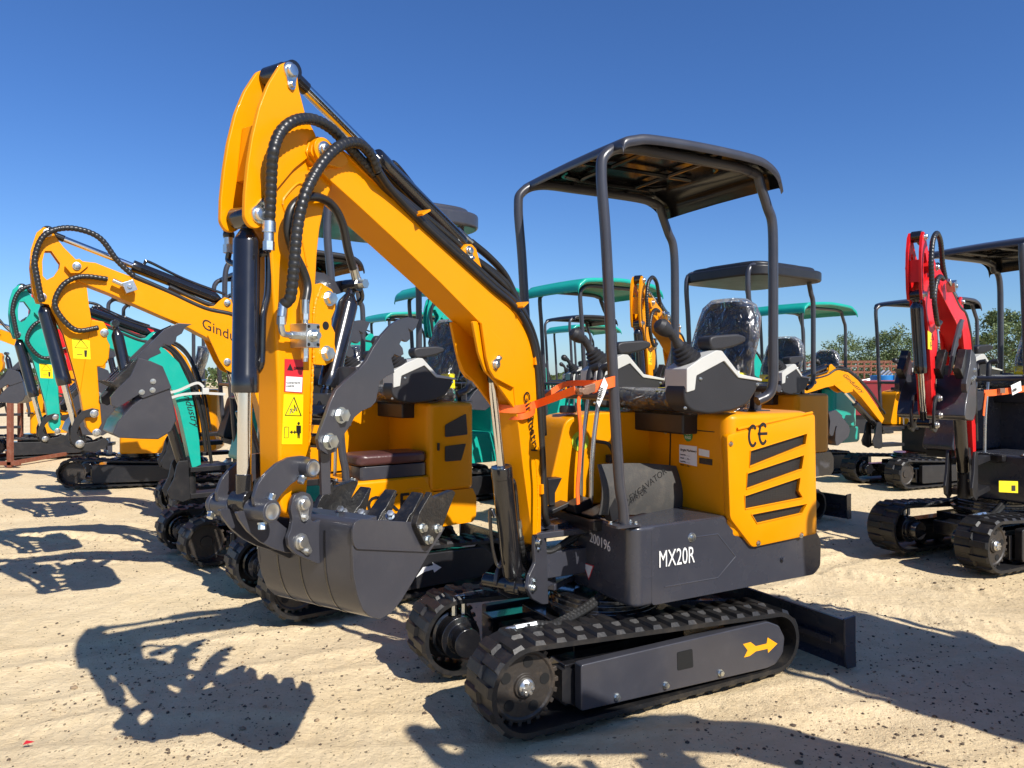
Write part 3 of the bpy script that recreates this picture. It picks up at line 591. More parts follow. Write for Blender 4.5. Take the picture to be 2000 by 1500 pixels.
    p = MB(); p.box((-0.80, 0.2, 1.30), (0.05, 0.05, 0.14)); p.box((-0.80, 0.2, 1.245), (0.1, 0.12, 0.012)); p.box((-0.80, -0.2, 1.30), (0.05, 0.05, 0.14)); p.tube([(-0.80, 0.36, 1.36), (-0.80, -0.36, 1.36)], 0.02, sm=0); p.build('rear_bracket', m, root, bevel=0.003)
# ================================================================ MAIN EXCAVATOR
FM = Frame((0.432, 3.573), 61.8)
XF = 0.42                                        # swing pivot in the machine frame
pv = FM.world(XF, 0.0); pv = Vector((0.058, 3.375, 0)); loc_piv = Vector(((pv-FM.O).dot(FM.ex), (pv-FM.O).dot(FM.ey), 0))
FB = Frame((pv.x, pv.y), 32.0); SW = FB.rz-FM.rz
root = tag(empty('mini_excavator', FM.O, FM.rz), 'yellow and dark grey excavator marked MX20R with bucket and thumb, nearest the camera', 'excavator')
undercarriage(root)
# side cover of the near track and its marks
TP = 0.457
for s_ in (1, -1):
    pl_ = [FM.pl(*p, TP) for p in ((1135, 1299), (1500, 1214), (1522, 1222), (1533, 1245), (1530, 1275), (1515, 1298), (1498, 1306), (1135, 1390))]
    mb = MB(); mb.prism(rnd(pl_, 0.012), s_*(TP-0.05), s_*TP); tc_ = mb.build('track_cover', GREY, root, bevel=0.006)
    if s_ > 0:
        mb = MB(); mb.prism(rnd([FM.pl(*p, TP) for p in ((1322, 1274), (1352, 1267), (1354, 1303), (1323, 1310))], 0.008), TP-0.02, TP+0.0015); mb.build('cover_opening', VOID, tc_)
        mb = MB(); mb.prism([FM.pl(*p, TP) for p in ((1451, 1258), (1466, 1254), (1476, 1262), (1497, 1257), (1499, 1245), (1518, 1257), (1500, 1275), (1499, 1267), (1476, 1272), (1464, 1281), (1453, 1284), (1460, 1270))], TP, TP+0.0012); mb.build('arrow_decal', ARROW, tc_)
        mb = MB()
        for q in ((1205, 1361), (1300, 1338), (1407, 1314)): mb.bolt(FM.p3(*q, TP+0.001), (0, 1, 0), 0.012, 0.012)
        mb.build('bolt', ZINC, tc_)
        mb = MB(); mb.prism([FM.pl(*p, TP-0.06) for p in ((1098, 1310), (1140, 1302), (1140, 1385), (1098, 1370))], TP-0.14, TP-0.06); mb.build('tension_block', SATIN, tc_)
# upper body
skirt, cowl, tank = body(root, NAVY, YEL)
canopy(root, GREY, 'flat', z=2.447)
seat(root)
console(root, 0.365, 1); console(root, -0.33, 1)
# near skirt bolts, lettering, mark
NY = 0.404
b = MB(); b.lathe((FM.p3(1352, 1050, NY)-Vector((0, .002, 0))), (0, 1, 0), [(0, 0.022), (0.003, 0.02), (0.004, 0.014)], 20); b.bolt(FM.p3(1352, 1050, NY+0.002), (0, 1, 0), 0.010, 0.01); b.build('bolt', ZINC, skirt)
b = MB(); b.bolt(FM.p3(1528, 1092, NY), (0, 1, 0), 0.010, 0.008); b.build('bolt', NAVY, skirt)
p0 = FM.p3(1286, 1109, NY+0.001); p1 = FM.p3(1358, 1096, NY+0.001)
text('MX20R', 0.105, p0, (-1, 0, 0), (0, 0, 1), WHITE, skirt, sx=(p1-p0).length/0.33)
q = FM.xp(1152, 1062, 0.1262); text('200196', 0.065, q+Vector((0.0012, 0, 0.012)), (0, 1, -0.10), (0, 0, 1), CHALK, skirt, name='chalk_number', sx=0.85)
mb = MB(); T = [FM.xp(*p, 0.1262) for p in ((1139, 1098), (1160, 1105), (1150, 1133))]
mb.prism([(v.y, v.z) for v in T], 0.1258, 0.1272, lambda u, v, t: (t, u, v)); tri = mb.build('warning_decal', DRED, skirt)
c_ = sum(T, Vector())/3; mb = MB(); mb.prism([((v-c_)*0.82+c_)[1:] for v in T], 0.1265, 0.1278, lambda u, v, t: (t, u, v)); mb.prism([(c_.y-0.003, c_.z-0.012), (c_.y+0.003, c_.z-0.012), (c_.y+0.003, c_.z+0.012), (c_.y-0.003, c_.z+0.012)], 0.1279, 0.1284, lambda u, v, t: (t, u, v)); mb.build('warning_face', WHITE, tri)
# cowl side: grille panel
CYN = 0.412
def cp(pts): return [FM.pl(*p, CYN) for p in pts]
def rear_side(p):
    # the cowl's near side follows the plan from (-0.42,.405) to (-0.95,.415)
    return p
mb = MB(); mb.prism(rnd(cp(((1418, 850), (1590, 808), (1594, 1042), (1468, 1069), (1424, 1012))), 0.02), CYN-0.03, CYN+0.007); pan = mb.build('side_panel', YEL, cowl, bevel=0.006)
mb = MB()
gr = (((1463, 880), (1573, 846), (1570, 868), (1461, 912)), ((1457, 924), (1567, 888), (1563, 916), (1455, 955)), ((1452, 968), (1560, 932), (1557, 958), (1565, 972), (1453, 994)), ((1465, 1004), (1573, 983), (1563, 1002), (1476, 1022)))
for g in gr:
    m_ = MB(); m_.prism(rnd(cp(g), 0.004), CYN-0.03, CYN-0.008); m_.build('grille', GRILLE, pan)
    m_ = MB(); gg = cp(g); N_ = len(gg); m_.tube([(u, CYN+0.008, v) for u, v in gg+[gg[0]]], 0.003, n=8, sm=0); m_.build('grille_rim', YEL, pan)
cut = MB()
for g in gr: cut.prism(rnd(cp(g), 0.004), CYN-0.016, CYN+0.03)
cut = cut.build('cutter', VOID, root)
for o_ in (pan, cowl):
    bo_ = o_.modifiers.new('b', 'BOOLEAN'); bo_.operation = 'DIFFERENCE'; bo_.object = cut; bo_.solver = 'EXACT'
for o_ in (cut, pan, cowl):
    bm_ = bmesh.new(); bm_.from_mesh(o_.data); bmesh.ops.recalc_face_normals(bm_, faces=bm_.faces); bm_.to_mesh(o_.data); bm_.free()
    if o_ is not cut: o_.modifiers['bevel'].harden_normals = False
bpy.context.view_layer.update(); dg = bpy.context.evaluated_depsgraph_get()
for o_ in (pan, cowl):
    nm = bpy.data.meshes.new_from_object(o_.evaluated_get(dg)); o_.modifiers.clear(); o_.data = nm; nm.name = o_.name; nm.set_sharp_from_angle(angle=R(32))
bpy.data.objects.remove(cut)
b = MB()
for q in ((1427, 867), (1481, 1061), (1565, 1045)): b.lathe(FM.p3(*q, CYN+0.006), (0, 1, 0), [(0, 0.016), (0.001, 0.015)], 16); b.bolt(FM.p3(*q, CYN+0.007), (0, 1, 0), 0.0075, 0.006)
b.build('bolt', ZINC, pan)
# CE mark from flat arcs
mb = MB()
for k_, (cx_, cz_) in enumerate((FM.pl(1468, 851, CYN), FM.pl(1488, 847, CYN))):
    hx, hz = 0.031, 0.054; arc = []
    A = [R(40+i*(280/18)) for i in range(19)]; S_ = -1
    o_ = [(cx_-math.cos(a)*hx, cz_+math.sin(a)*hz) for a in A]; i_ = [(cx_-math.cos(a)*(hx-0.013), cz_+math.sin(a)*(hz-0.014)) for a in A]
    for i in range(18): mb.prism([o_[i], o_[i+1], i_[i+1], i_[i]], CYN+0.0069, CYN+0.0082)
    if k_: mb.prism([(cx_-0.028+0.0, cz_-0.006), (cx_+0.035, cz_-0.006), (cx_+0.035, cz_+0.007), (cx_-0.028, cz_+0.007)], CYN+0.0069, CYN+0.0082)
mb.build('mark_decal', DBLK, pan)
# raised ridges on cowl top side
mb = MB(); mb.tube([FM.p3(1440, 838, CYN-0.003), FM.p3(1586, 806, CYN-0.003)], 0.007, n=10, sm=0); mb.build('ridge', YEL, cowl)
# front wall of the cowl: seams, stickers
XW = -0.4185
def wp(px, py, dx=0.001): v = FM.xp(px, py, XW+dx); return v
def wprism(pts, t0, t1): 
    mb = MB(); mb.prism([(FM.xp(*p, XW).y, FM.xp(*p, XW).z) for p in pts], XW+t0, XW+t1, lambda u, v, t: (t, u, v)); return mb
for n_, pts, m_ in (('seam', ((1309, 832), (1311, 832), (1309, 912), (1307, 912)), DBLK), ('seam', ((1203, 826), (1395, 843), (1395, 844.5), (1203, 827.5)), DBLK)): wprism(pts, -0.002, 0.0012).build(n_, m_, cowl)
c0 = FM.xp(1344, 850, XW); mb = MB(); mb.prism(circ(c0.y, c0.z, 0.031), XW-0.001, XW+0.0015, lambda u, v, t: (t, u, v)); sk = mb.build('green_sticker', DGRN, cowl)
text('QC', 0.024, (XW+0.002, c0.y, c0.z+0.003), (0, 1, 0), (0, 0, 1), WHITE, sk, align='CENTER'); text('PASS', 0.02, (XW+0.002, c0.y, c0.z-0.018), (0, 1, 0), (0, 0, 1), WHITE, sk, align='CENTER')
pl2 = wprism(((1327, 868), (1361, 872), (1361, 911), (1327, 903)), -0.001, 0.0012).build('rating_plate', PAPER, cowl)
a0 = FM.xp(1329, 880, XW+0.002); text('Bright Machinery', 0.016, a0, (0, 1, 0), (0, 0, 1), DBLK, pl2, sx=1.05)
for k in range(4): text('Model ......... kg ....' if k % 2 else 'Serial No. ............', 0.010, a0-Vector((0, 0, 0.022+0.017*k)), (0, 1, 0), (0, 0, 1), DBLK, pl2)
pl3 = wprism(((1365, 876), (1385, 880), (1385, 893), (1365, 889)), -0.001, 0.0012).build('white_sticker', WHITE, cowl); wprism(((1366, 894), (1391, 897), (1391, 909), (1366, 905)), -0.001, 0.0012).build('dark_sticker', HUB, cowl)
b = MB(); b.bolt(wp(1300, 844), (1, 0, 0), 0.008, 0.006); b.build('bolt', ZINC, cowl)
# hood latch
mb = MB(); q = FM.xp(1258, 800, XW+0.03); mb.box(q, (0.05, 0.11, 0.05)); mb.box(q+Vector((0.012, 0.0, 0.03)), (0.07, 0.15, 0.012)); lt = mb.build('hood_latch', SATIN, cowl, bevel=0.004); mb = MB(); mb.tube([q+Vector((0.03, -0.05, 0.01)), q+Vector((0.05, -0.04, 0.0)), q+Vector((0.05, 0.04, 0.0)), q+Vector((0.03, 0.05, 0.01))], 0.007); mb.build('latch_bar', ZINC, lt)
# lime sticker and keys on the tank side
c0 = FM.pl(1133, 862, -0.168); mb = MB(); mb.prism(circ(c0[0], c0[1], 0.05), -0.171, -0.166); lm = mb.build('lime_sticker', DLIME, tank); mb = MB(); mb.prism(circ(c0[0], c0[1], 0.028), -0.168, -0.1645); mb.build('sticker_centre', DGRN, lm)
b = MB(); b.bolt(FM.p3(1058, 868, -0.168), (0, 1, 0), 0.009, 0.006); b.build('bolt', ZINC, tank)
mb = MB(); q = FM.p3(1165, 862, -0.165); mb.tube([q, q+Vector((0.0, 0.03, 0.0)), q+Vector((-0.03, 0.06, -0.01)), q+Vector((-0.06, 0.06, -0.06)), q+Vector((-0.07, 0.03, -0.09))], 0.009); mb.box(q+Vector((-0.07, 0.02, -0.09)), (0.03, 0.04, 0.04)); mb.build('isolator_switch', PLAST, tank, bevel=0.004)
# leaning rubber floor mat
mb = MB(); n = 14; rows = []
for lay in (0, 1):
    for i in range(n+1):
        t = i/n; px = 1168+t*170; pxt = 1166+t*192
        yb = 0.27-0.20*t; yt = 0.25-0.26*t
        bt = FM.p3(px, 1002+(3 if t < .5 else 0), yb+0.0); tp = FM.p3(pxt, 907+6*math.sin(t*math.pi)*-1+8*t, yt)
        for k in range(7):
            s_ = k/6; v = bt.lerp(tp, s_); v.y += 0.03*math.sin(s_*math.pi)*(1)+lay*0.006; rows.append(v)
fs = []
for i in range(n):
    for k in range(6): a = i*7+k; fs.append((a, a+1, a+8, a+7)); o_ = (n+1)*7; fs.append((o_+a, o_+a+7, o_+a+8, o_+a+1))
for i in range(n): a = i*7; o_ = (n+1)*7; fs += [(a, a+7, o_+a+7, o_+a), (a+6, o_+a+6, o_+a+13, a+13)]
for k in range(6): a = k; o_ = (n+1)*7; fs += [(a, o_+a, o_+a+1, a+1)]; a = n*7+k; fs += [(a, a+1, o_+a+1, o_+a)]
mb.add(rows, fs); fm = mb.build('floor_mat', MATT, None, loc=FM.O, rz=FM.rz, smooth=60); tag(fm, 'grey rubber floor mat bent upright on the side deck of the nearest yellow excavator', 'mat')
text('EXCAVATOR', 0.042, FM.p3(1232, 980, 0.30), (-0.88, 0, 0.50), (0.45, 0, 0.9), DBLK, fm, sx=0.95)
# pedals and hardware on the floor
mb = MB()
for q, d in (((0.10, -0.05, 0.80), (0.10, 0.09, 0.05)), ((0.08, 0.08, 0.79), (0.12, 0.1, 0.02)), ((0.12, 0.24, 0.83), (0.05, 0.05, 0.10)), ((0.2, -0.1, 0.79), (0.12, 0.08, 0.02))): mb.box(q, d, Matrix.Rotation(0.3, 3, 'Y'))
mb.prism([(0.2, 0.80), (0.2, 0.86), (0.16, 0.93), (0.24, 0.93), (0.23, 0.80)], -0.16, -0.10); mb.build('foot_pedal', SATIN, root, bevel=0.004)

# ---------------------------------------------------------------- swing bracket, boom (boom frame: origin at the pivot, x forward, z up)
def bp(pts, y): return FB.poly(pts, y)
def b3(px, py, y=0.0): return FB.p3(px, py, y)
def BB(mb, name, m, parent=None, **k):
    if parent is None or parent is root: return mb.build(name, m, root, loc=loc_piv, rz=SW, **k)
    return mb.build(name, m, parent, **k)
sb = MB()
brk = rnd([(-0.02, 0.745), (0.02, 0.74), (0.055, 0.70), (0.07, 0.62), (0.14, 0.56), (0.165, 0.50), (0.13, 0.45), (0.05, 0.43), (-0.03, 0.42), (-0.06, 0.50), (-0.05, 0.72)], 0.02)
pa = [(1045, 1045), (1057, 1042), (1068, 1060), (1072, 1180), (1060, 1181), (1040, 1170), (1030, 1150), (1034, 1125), (1046, 1100), (1044, 1070)]
for ya in (0.072, -0.09): sb.prism(rnd(bp(pa, 0.09), 0.012), ya, ya+0.018)
swb = BB(sb, 'swing_bracket', GREY, bevel=0.004)
sb = MB(); pc = b3(1040, 1148, 0.09); sb.cyl((pc.x, -0.16, pc.z), (pc.x, 0.075, pc.z), 0.033, None, 28); sb.cyl((pc.x, -0.02, pc.z), (pc.x, 0.02, pc.z), 0.045, None, 28); sb.build('pin_tube', BLACK, swb, bevel=0.003)
sb = MB(); sb.box((-0.10, 0, 0.70), (0.10, 0.16, 0.03)); sb.box((-0.10, 0, 0.47), (0.10, 0.16, 0.03)); sb.cyl((-0.10, 0, 0.43), (-0.10, 0, 0.76), 0.05, None, 28); sb.box((-0.2, 0, 0.72), (0.2, 0.2, 0.03)); sb.box((-0.2, 0, 0.45), (0.2, 0.2, 0.03)); sb.build('swing_post', NAVY, swb, bevel=0.004)
sb = MB(); sb.pin((pc.x, 0.09, pc.z), (0, 1, 0), 0.016, (-0.2, 0, 1)); pf_ = b3(1050, 1058, 0.09); sb.pin((pf_.x, 0.09, pf_.z), (0, 1, 0), 0.015, (-0.1, 0, -1)); sb.build('pin', ZINC, swb)

W = 0.064
bo = [(1052, 1068), (1057, 1040), (1057, 880), (1053, 780), (1046, 700), (1036, 655), (1022, 625), (1000, 598), (960, 560), (880, 489), (800, 411), (740, 354), (690, 312), (655, 287), (640, 272), (622, 266), (604, 275), (598, 296), (606, 315), (640, 348), (700, 402), (780, 476), (860, 552), (934, 627), (960, 652), (982, 672), (993, 690), (1001, 720), (1006, 780), (1014, 840), (1022, 910), (1034, 1000), (1041, 1062)]
mb = MB(); mb.prism(bp(bo, W), -W, W); boom = BB(mb, 'boom', YEL, bevel=0.004)
mb = MB()
for ys in (W, -W-0.012): mb.prism(rnd(bp([(936, 628), (975, 664), (993, 684), (1000, 705), (1003, 752), (998, 757), (962, 738), (952, 722), (946, 700)], W), 0.008), ys, ys+0.012)
gz = mb.build('cylinder_gusset', YEL, boom, bevel=0.002)
mb = MB(); mb.prism(rnd(bp([(900, 628), (936, 630), (962, 700), (985, 760), (985, 800), (945, 745), (925, 725), (912, 690)], 0), 0.01), -W+0.004, -W+0.016); mb.prism(rnd(bp([(900, 628), (936, 630), (962, 700), (985, 760), (985, 800), (945, 745), (925, 725), (912, 690)], 0), 0.01), W-0.018, W-0.006); mb.build('cylinder_lug', YEL, boom, bevel=0.002)
mb = MB(); mb.pin(b3(967, 712, W+0.012), (0, 1, 0), 0.017, b3(974, 698, W)-b3(967, 712, W)); mb.build('pin', ZINC, boom)
# end boss plate at the boom tip
mb = MB(); pt = b3(622, 296, W)
bs = [(600, 300), (604, 280), (617, 270), (632, 272), (645, 285), (668, 302), (676, 318), (660, 330), (640, 325), (618, 322)]
for ys in (W+0.0, -W-0.014): mb.prism(rnd(bp(bs, W), 0.01), ys, ys+0.014)
mb.cyl((pt.x, -W-0.03, pt.z), (pt.x, W+0.024, pt.z), 0.038, None, 28); mb.build('boom_boss', YEL, boom, bevel=0.002)
mb = MB(); mb.pin((pt.x, W+0.024, pt.z), (0, 1, 0), 0.02); mb.build('pin', ZINC, boom)
# thin weld flange line along the boom top and weld beads
mb = MB(); mb.prism(bp([(660, 288), (700, 318), (800, 408), (880, 486), (1000, 595), (1024, 622), (1040, 655), (1024, 640), (1000, 604), (880, 495), (800, 417), (700, 330)], W), -W-0.006, W+0.006); mb.build('flange', YEL, boom, bevel=0.002)
# arm cylinder lug near the boom top
mb = MB(); lugp = [(897, 520), (900, 490), (908, 477), (920, 477), (929, 487), (936, 512), (946, 545)]
for ys in (0.03, -0.044): mb.prism(rnd(bp(lugp, 0.04), 0.008), ys, ys+0.014)
lg = mb.build('cylinder_lug', YEL, boom, bevel=0.002)
mb = MB(); mb.pin(b3(915, 490, 0.044), (0, 1, 0), 0.015, b3(922, 508, 0)-b3(915, 490, 0)); mb.build('pin', ZINC, lg)
# hose brackets
for q in ((812, 420), (1008, 598)):
    mb = MB(); c_ = b3(*q, W); mb.box((c_.x, W+0.02, c_.z+0.004), (0.05, 0.06, 0.008), Matrix.Rotation(0.5, 3, 'Y')); mb.build('hose_bracket', YEL, boom, bevel=0.002)
for q in ((1044, 703), (1056, 955)):
    mb = MB(); c_ = b3(*q, W); mb.box((c_.x, W-0.0, c_.z), (0.03, 0.03, 0.045)); mb.build('hose_bracket', YEL, boom, bevel=0.002)
# boom lettering running down the lower boom
mb = None
lp = b3(1020, 800, W+0.0015); dn = (b3(1040, 912, W)-lp)
text('Gindustry', 0.072, b3(1022, 768, W+0.0065)+Vector((0, 0, 0)), dn, Vector((dn.z, 0, -dn.x)), DBLK, boom, sx=1.0)
# boom cylinder (front of lower boom)
def cyl_pair(parent, p_rod, p_mid, p_end, rb, rr_, name, bodym=BLACK, eye=0.035, placed=False):
    p_rod, p_mid, p_end = Vector(p_rod), Vector(p_mid), Vector(p_end); d = (p_end-p_rod).normalized(); m_ = p_rod+d*(p_mid-p_rod).dot(d)
    mb = MB(); L = (p_end-m_).length
    mb.lathe(m_, d, [(0, rb*0.93), (0.0, rb*0.96), (0.006, rb*1.0), (0.05, rb*1.0), (0.052, rb*0.97), (L-0.07, rb*0.97), (L-0.06, rb*0.9), (L-0.035, rb*0.5), (L-0.03, rb*0.4)], 32)
    y = Vector((0, 1, 0)); mb.cyl(p_end-y*eye, p_end+y*eye, rb*0.62, None, 24); mb.cyl(p_end-d*0.05, p_end, rb*0.45, None, 16)
    c = mb.build(name, bodym, parent, bevel=0.002) if not placed else BB(mb, name, bodym, bevel=0.002)
    mb = MB(); mb.cyl(p_rod+d*0.07, m_+d*0.02, rr_, None, 24); mb.build('piston_rod', CHROME, c)
    mb = MB(); mb.cyl(p_rod+d*0.01, p_rod+d*0.075, rr_*1.15, None, 24); mb.cyl(p_rod-y*eye, p_rod+y*eye, rr_*1.55, None, 24); mb.build('rod_eye', bodym, c, bevel=0.002)
    return c
bc = cyl_pair(root, b3(958, 712, 0), b3(974, 914, 0), b3(1004, 1148, 0), 0.047, 0.0185, 'boom_cylinder', placed=True)
mb = MB(); mb.tube([b3(994, 935, 0), b3(1003, 940, 0.02), b3(1007, 960, 0.02), b3(1010, 995, 0.02), b3(1012, 1020, 0.02)], 0.009); mb.tube([b3(966, 1010, -0.03), b3(958, 995, -0.05), b3(958, 1030, -0.05), b3(962, 1070, -0.05), b3(970, 1100, -0.04), b3(978, 1108, -0.02)], 0.008); mb.build('hydraulic_pipe', BLACK, bc)
mb = MB(); mb.cyl(b3(1012, 1016, 0.02), b3(1014, 1030, 0.02), 0.015, None, 8); mb.cyl(b3(1014, 1030, 0.02), b3(1016, 1048, 0.02), 0.013, None, 14); mb.build('hose_fitting', ZINC, bc)
mb = MB(); mb.tube([b3(1016, 1046, 0.02), b3(1020, 1075, 0.02), b3(1026, 1100, 0.0), b3(1034, 1112, -0.03)], 0.015, rib=0.016); mb.build('hydraulic_hose', HOSE, bc)

# ---------------------------------------------------------------- arm
A = 0.046
ao = [(548, 990), (546, 880), (544, 750), (538, 620), (530, 500), (521, 400), (518, 340), (521, 305), (534, 285), (556, 272), (585, 262), (610, 264), (640, 300), (650, 330), (648, 370), (636, 400), (626, 450), (621, 500), (618, 560), (614, 640), (611, 720), (608, 800), (606, 880), (603, 940), (598, 985), (586, 1003), (568, 1008), (555, 1003)]
mb = MB(); mb.prism(rnd(bp(ao, A), 0.01), -A, A); arm = BB(mb, 'arm', YEL, bevel=0.010, seg=3)
hn = [(549, 125), (563, 120), (575, 125), (581, 145), (584, 173), (597, 224), (619, 267), (612, 300), (575, 330), (540, 372), (527, 410), (518, 437), (504, 447), (489, 444), (478, 426), (479, 380), (485, 320), (493, 267), (507, 208), (525, 163)]
H0 = 0.044
for ys in (H0, -H0-0.014):
    mb = MB(); mb.prism(rnd(bp(hn, H0+0.014), 0.012), ys, ys+0.014); hp = mb.build('arm_head_plate', YEL, arm, bevel=0.003)
mb = MB(); mb.box(((b3(492, 300, 0)).x-0.0, 0, b3(492, 300, 0).z), (0.02, H0*2-0.004, 0.16), Matrix.Rotation(-0.12, 3, 'Y')); mb.build('head_brace', YEL, arm, bevel=0.003)
mb = MB(); pt0 = b3(563, 140, 0.05); mb.cyl((pt0.x, -0.038, pt0.z), (pt0.x, 0.038, pt0.z), 0.030, None, 28); mb.build('rod_eye', BLACK, arm, bevel=0.002)
mb = MB(); ptk = b3(501, 420, 0.05); mb.cyl((ptk.x, -0.038, ptk.z), (ptk.x, 0.038, ptk.z), 0.03, None, 28); mb.build('cylinder_eye', BLACK, arm, bevel=0.002)
mb = MB(); mb.pin((pt0.x, H0+0.014, pt0.z), (0, 1, 0), 0.019, (-0.05, 0, -1)); mb.pin((ptk.x, H0+0.014, ptk.z), (0, 1, 0), 0.019, (-0.5, 0, 1)); mb.pin((pt0.x, -H0-0.014, pt0.z), (0, -1, 0), 0.019); mb.build('pin', ZINC, arm)
# thumb mount plates at the back of the arm
tm = [(612, 556), (626, 553), (646, 565), (654, 580), (653, 605), (646, 622), (646, 635), (653, 650), (652, 672), (655, 688), (648, 706), (634, 714), (612, 712)]
for ys in (0.03, -0.044):
    mb = MB(); mb.prism(bp(tm, 0.044), ys+0.004, ys+0.018); tp_ = mb.build('thumb_bracket', YEL, arm, bevel=0.002)
mb = MB()
for q in ((643, 583), (638, 690)): mb.bolt(b3(*q, 0.048), (0, 1, 0), 0.019, 0.016)
mb.build('bolt', ZINC, arm)
mb = MB(); c_ = b3(636, 636, 0.048); mb.cyl((c_.x, 0.04, c_.z), (c_.x, 0.0492, c_.z), 0.013, None, 20); mb.build('bracket_hole', VOID, arm)
# raised panel weld outline on the arm side
mb = MB(); mb.tube([b3(*q, A+0.001) for q in ((552, 400), (556, 385), (583, 358), (600, 372), (606, 392))], 0.004, n=6); mb.tube([b3(*q, A+0.001) for q in ((552, 400), (560, 420), (575, 440), (590, 470), (600, 520))], 0.003, n=6); mb.build('weld_bead', YEL, arm)
rw = random.Random(5)
def weld(pts, y, par, m=YEL, r=0.0045):
    P = resample(spline([b3(*q, y) for q in pts], 8), 0.004); mb = MB(); mb.tube([p+Vector((rw.uniform(-1, 1), 0, rw.uniform(-1, 1)))*0.0012 for p in P], lambda s: r*rw.uniform(0.75, 1.2), n=6, sm=0); mb.build('weld_bead', m, par)
weld([(611, 700), (607, 800), (603, 900)], A-0.004, arm); weld([(628, 556), (614, 600), (612, 660), (613, 712)], A+0.001, arm)
weld([(1047, 900), (1050, 950), (1050, 1010), (1046, 1050)], W+0.001, boom, r=0.004); weld([(936, 628), (975, 664), (993, 684), (1000, 705), (1003, 752)], W+0.001, boom)
weld([(602, 330), (622, 326), (642, 330)], W+0.001, boom)
# decals on arm
def decal(pts, m, parent, y0, t=0.0012, name='decal', bpf=bp):
    mb = MB(); mb.prism(bpf(pts, y0), y0-0.001, y0+t); return mb.build(name, m, parent)
AD = A+0.0005
d1 = decal(((556, 701), (592, 703), (590, 768), (555, 765)), DRED, arm, AD, name='danger_decal'); decal(((558, 735), (590, 737), (588.5, 766), (557, 764)), WHITE, d1, AD, 0.0018, 'decal_text_area')
decal(((560, 723), (566, 710), (572, 724)), DBLK, d1, AD, 0.0018, 'warning_triangle'); text('DANGER', 0.012, b3(574, 722, AD+0.002), (-1, 0, 0), (0, 0, 1), DBLK, d1, sx=0.75)
for k in range(2): text('To avoid injury keep away' if k == 0 else 'no people stay', 0.0065, b3(559, 749+k*6, AD+0.002), (-1, 0, 0), (0, 0, 1), DBLK, d1, sx=0.75)
d2 = decal(((554, 770), (592, 771), (590, 868), (550, 868)), DYEL, arm, AD, name='warning_decal')
ti = [(574, 776), (588, 812), (557, 811)]; mb = MB(); P3 = [b3(*q, AD+0.0015) for q in ti]; mb.tube(P3+[P3[0], P3[1]], 0.0018, n=5, sm=0); mb.tube([b3(566, 808, AD+.0015), b3(570, 798, AD+.0015), b3(575, 802, AD+.0015), b3(574, 790, AD+.0015), b3(580, 803, AD+.0015)], 0.0017, n=5, sm=0); mb.tube([b3(567, 799, AD+.0015), b3(572, 806, AD+.0015), b3(580, 796, AD+.0015)], 0.0015, n=5, sm=0)
mb.tube([b3(*q, AD+.0015) for q in ((556, 834), (564, 834), (563, 855), (555, 855), (556, 834))], 0.001, n=5, sm=0)
mb.tube([b3(566, 844, AD+.0015), b3(578, 844, AD+.0015)], 0.0015, n=5, sm=0)
for s_ in (((566, 844), (570, 840), (570, 848)), ((578, 844), (574, 840), (574, 848))): mb.prism(bp(s_, AD), AD, AD+0.002)
c_ = FB.pl(582.5, 827, AD); mb.prism(circ(c_[0], c_[1], 0.0045), AD, AD+0.002)
mb.prism(bp(((578, 831), (587, 831), (587, 846), (585, 846), (584.5, 856), (583, 856), (582.5, 846), (582, 856), (580.5, 856), (580, 846), (578, 846)), AD), AD, AD+0.002)
mb.build('warning_symbol', DBLK, d2)
# valve block
vb = MB(); c_ = b3(600, 656, 0.09); vb.box((c_.x, A+0.035, c_.z), (0.05, 0.07, 0.07)); vbo = vb.build('valve_block', GALV, arm, bevel=0.002)
vb = MB()
for dx in (-0.018, 0.018):
    for dz in (-0.026, 0.026): vb.cyl((c_.x+dx, A+0.07, c_.z+dz), (c_.x+dx, A+0.0715, c_.z+dz), 0.005, None, 12)
vb.build('bolt_hole', VOID, vbo)
vb = MB(); vb.lathe((c_.x, A+0.07, c_.z), (0, 1, 0), [(0, 0.018), (0.004, 0.018), (0.005, 0.011), (0.012, 0.011)], 20); vb.cyl((c_.x, A+0.08, c_.z), (c_.x, A+0.093, c_.z), 0.010, None, 6)
vt = Vector((c_.x, A+0.035, c_.z+0.035)); vb.cyl(vt, vt+Vector((0, 0, 0.018)), 0.009); vb.cyl(vt+Vector((0, 0, 0.012)), vt+Vector((0, 0, 0.030)), 0.013, None, 6); vb.cyl(vt+Vector((0, 0, 0.03)), vt+Vector((0, 0, 0.07)), 0.013, None, 14)
vd = Vector((c_.x, A+0.035, c_.z-0.035)); vb.cyl(vd, vd-Vector((0, 0, 0.03)), 0.011, None, 6); vb.cyl(vd-Vector((0, 0, 0.03)), vd-Vector((0, 0, 0.04)), 0.008)
vl = Vector((c_.x+0.025, A+0.035, c_.z)); vb.cyl(vl, vl+Vector((0.03, 0, 0.0)), 0.012, None, 6); vb.tube([vl+Vector((0.03, 0, 0)), vl+Vector((0.055, 0, 0.003)), vl+Vector((0.062, 0, 0.02)), vl+Vector((0.062, 0, 0.035))], 0.009); vb.cyl(vl+Vector((0.062, 0, 0.028)), vl+Vector((0.062, 0, 0.05)), 0.013, None, 6); vb.cyl(vl+Vector((0.062, 0, 0.05)), vl+Vector((0.056, 0, 0.09)), 0.013, None, 14); vb.build('hose_fitting', ZINC, vbo)
hL = vl+Vector((0.056, 0, 0.085)); hT = vt+Vector((0, 0, 0.06))
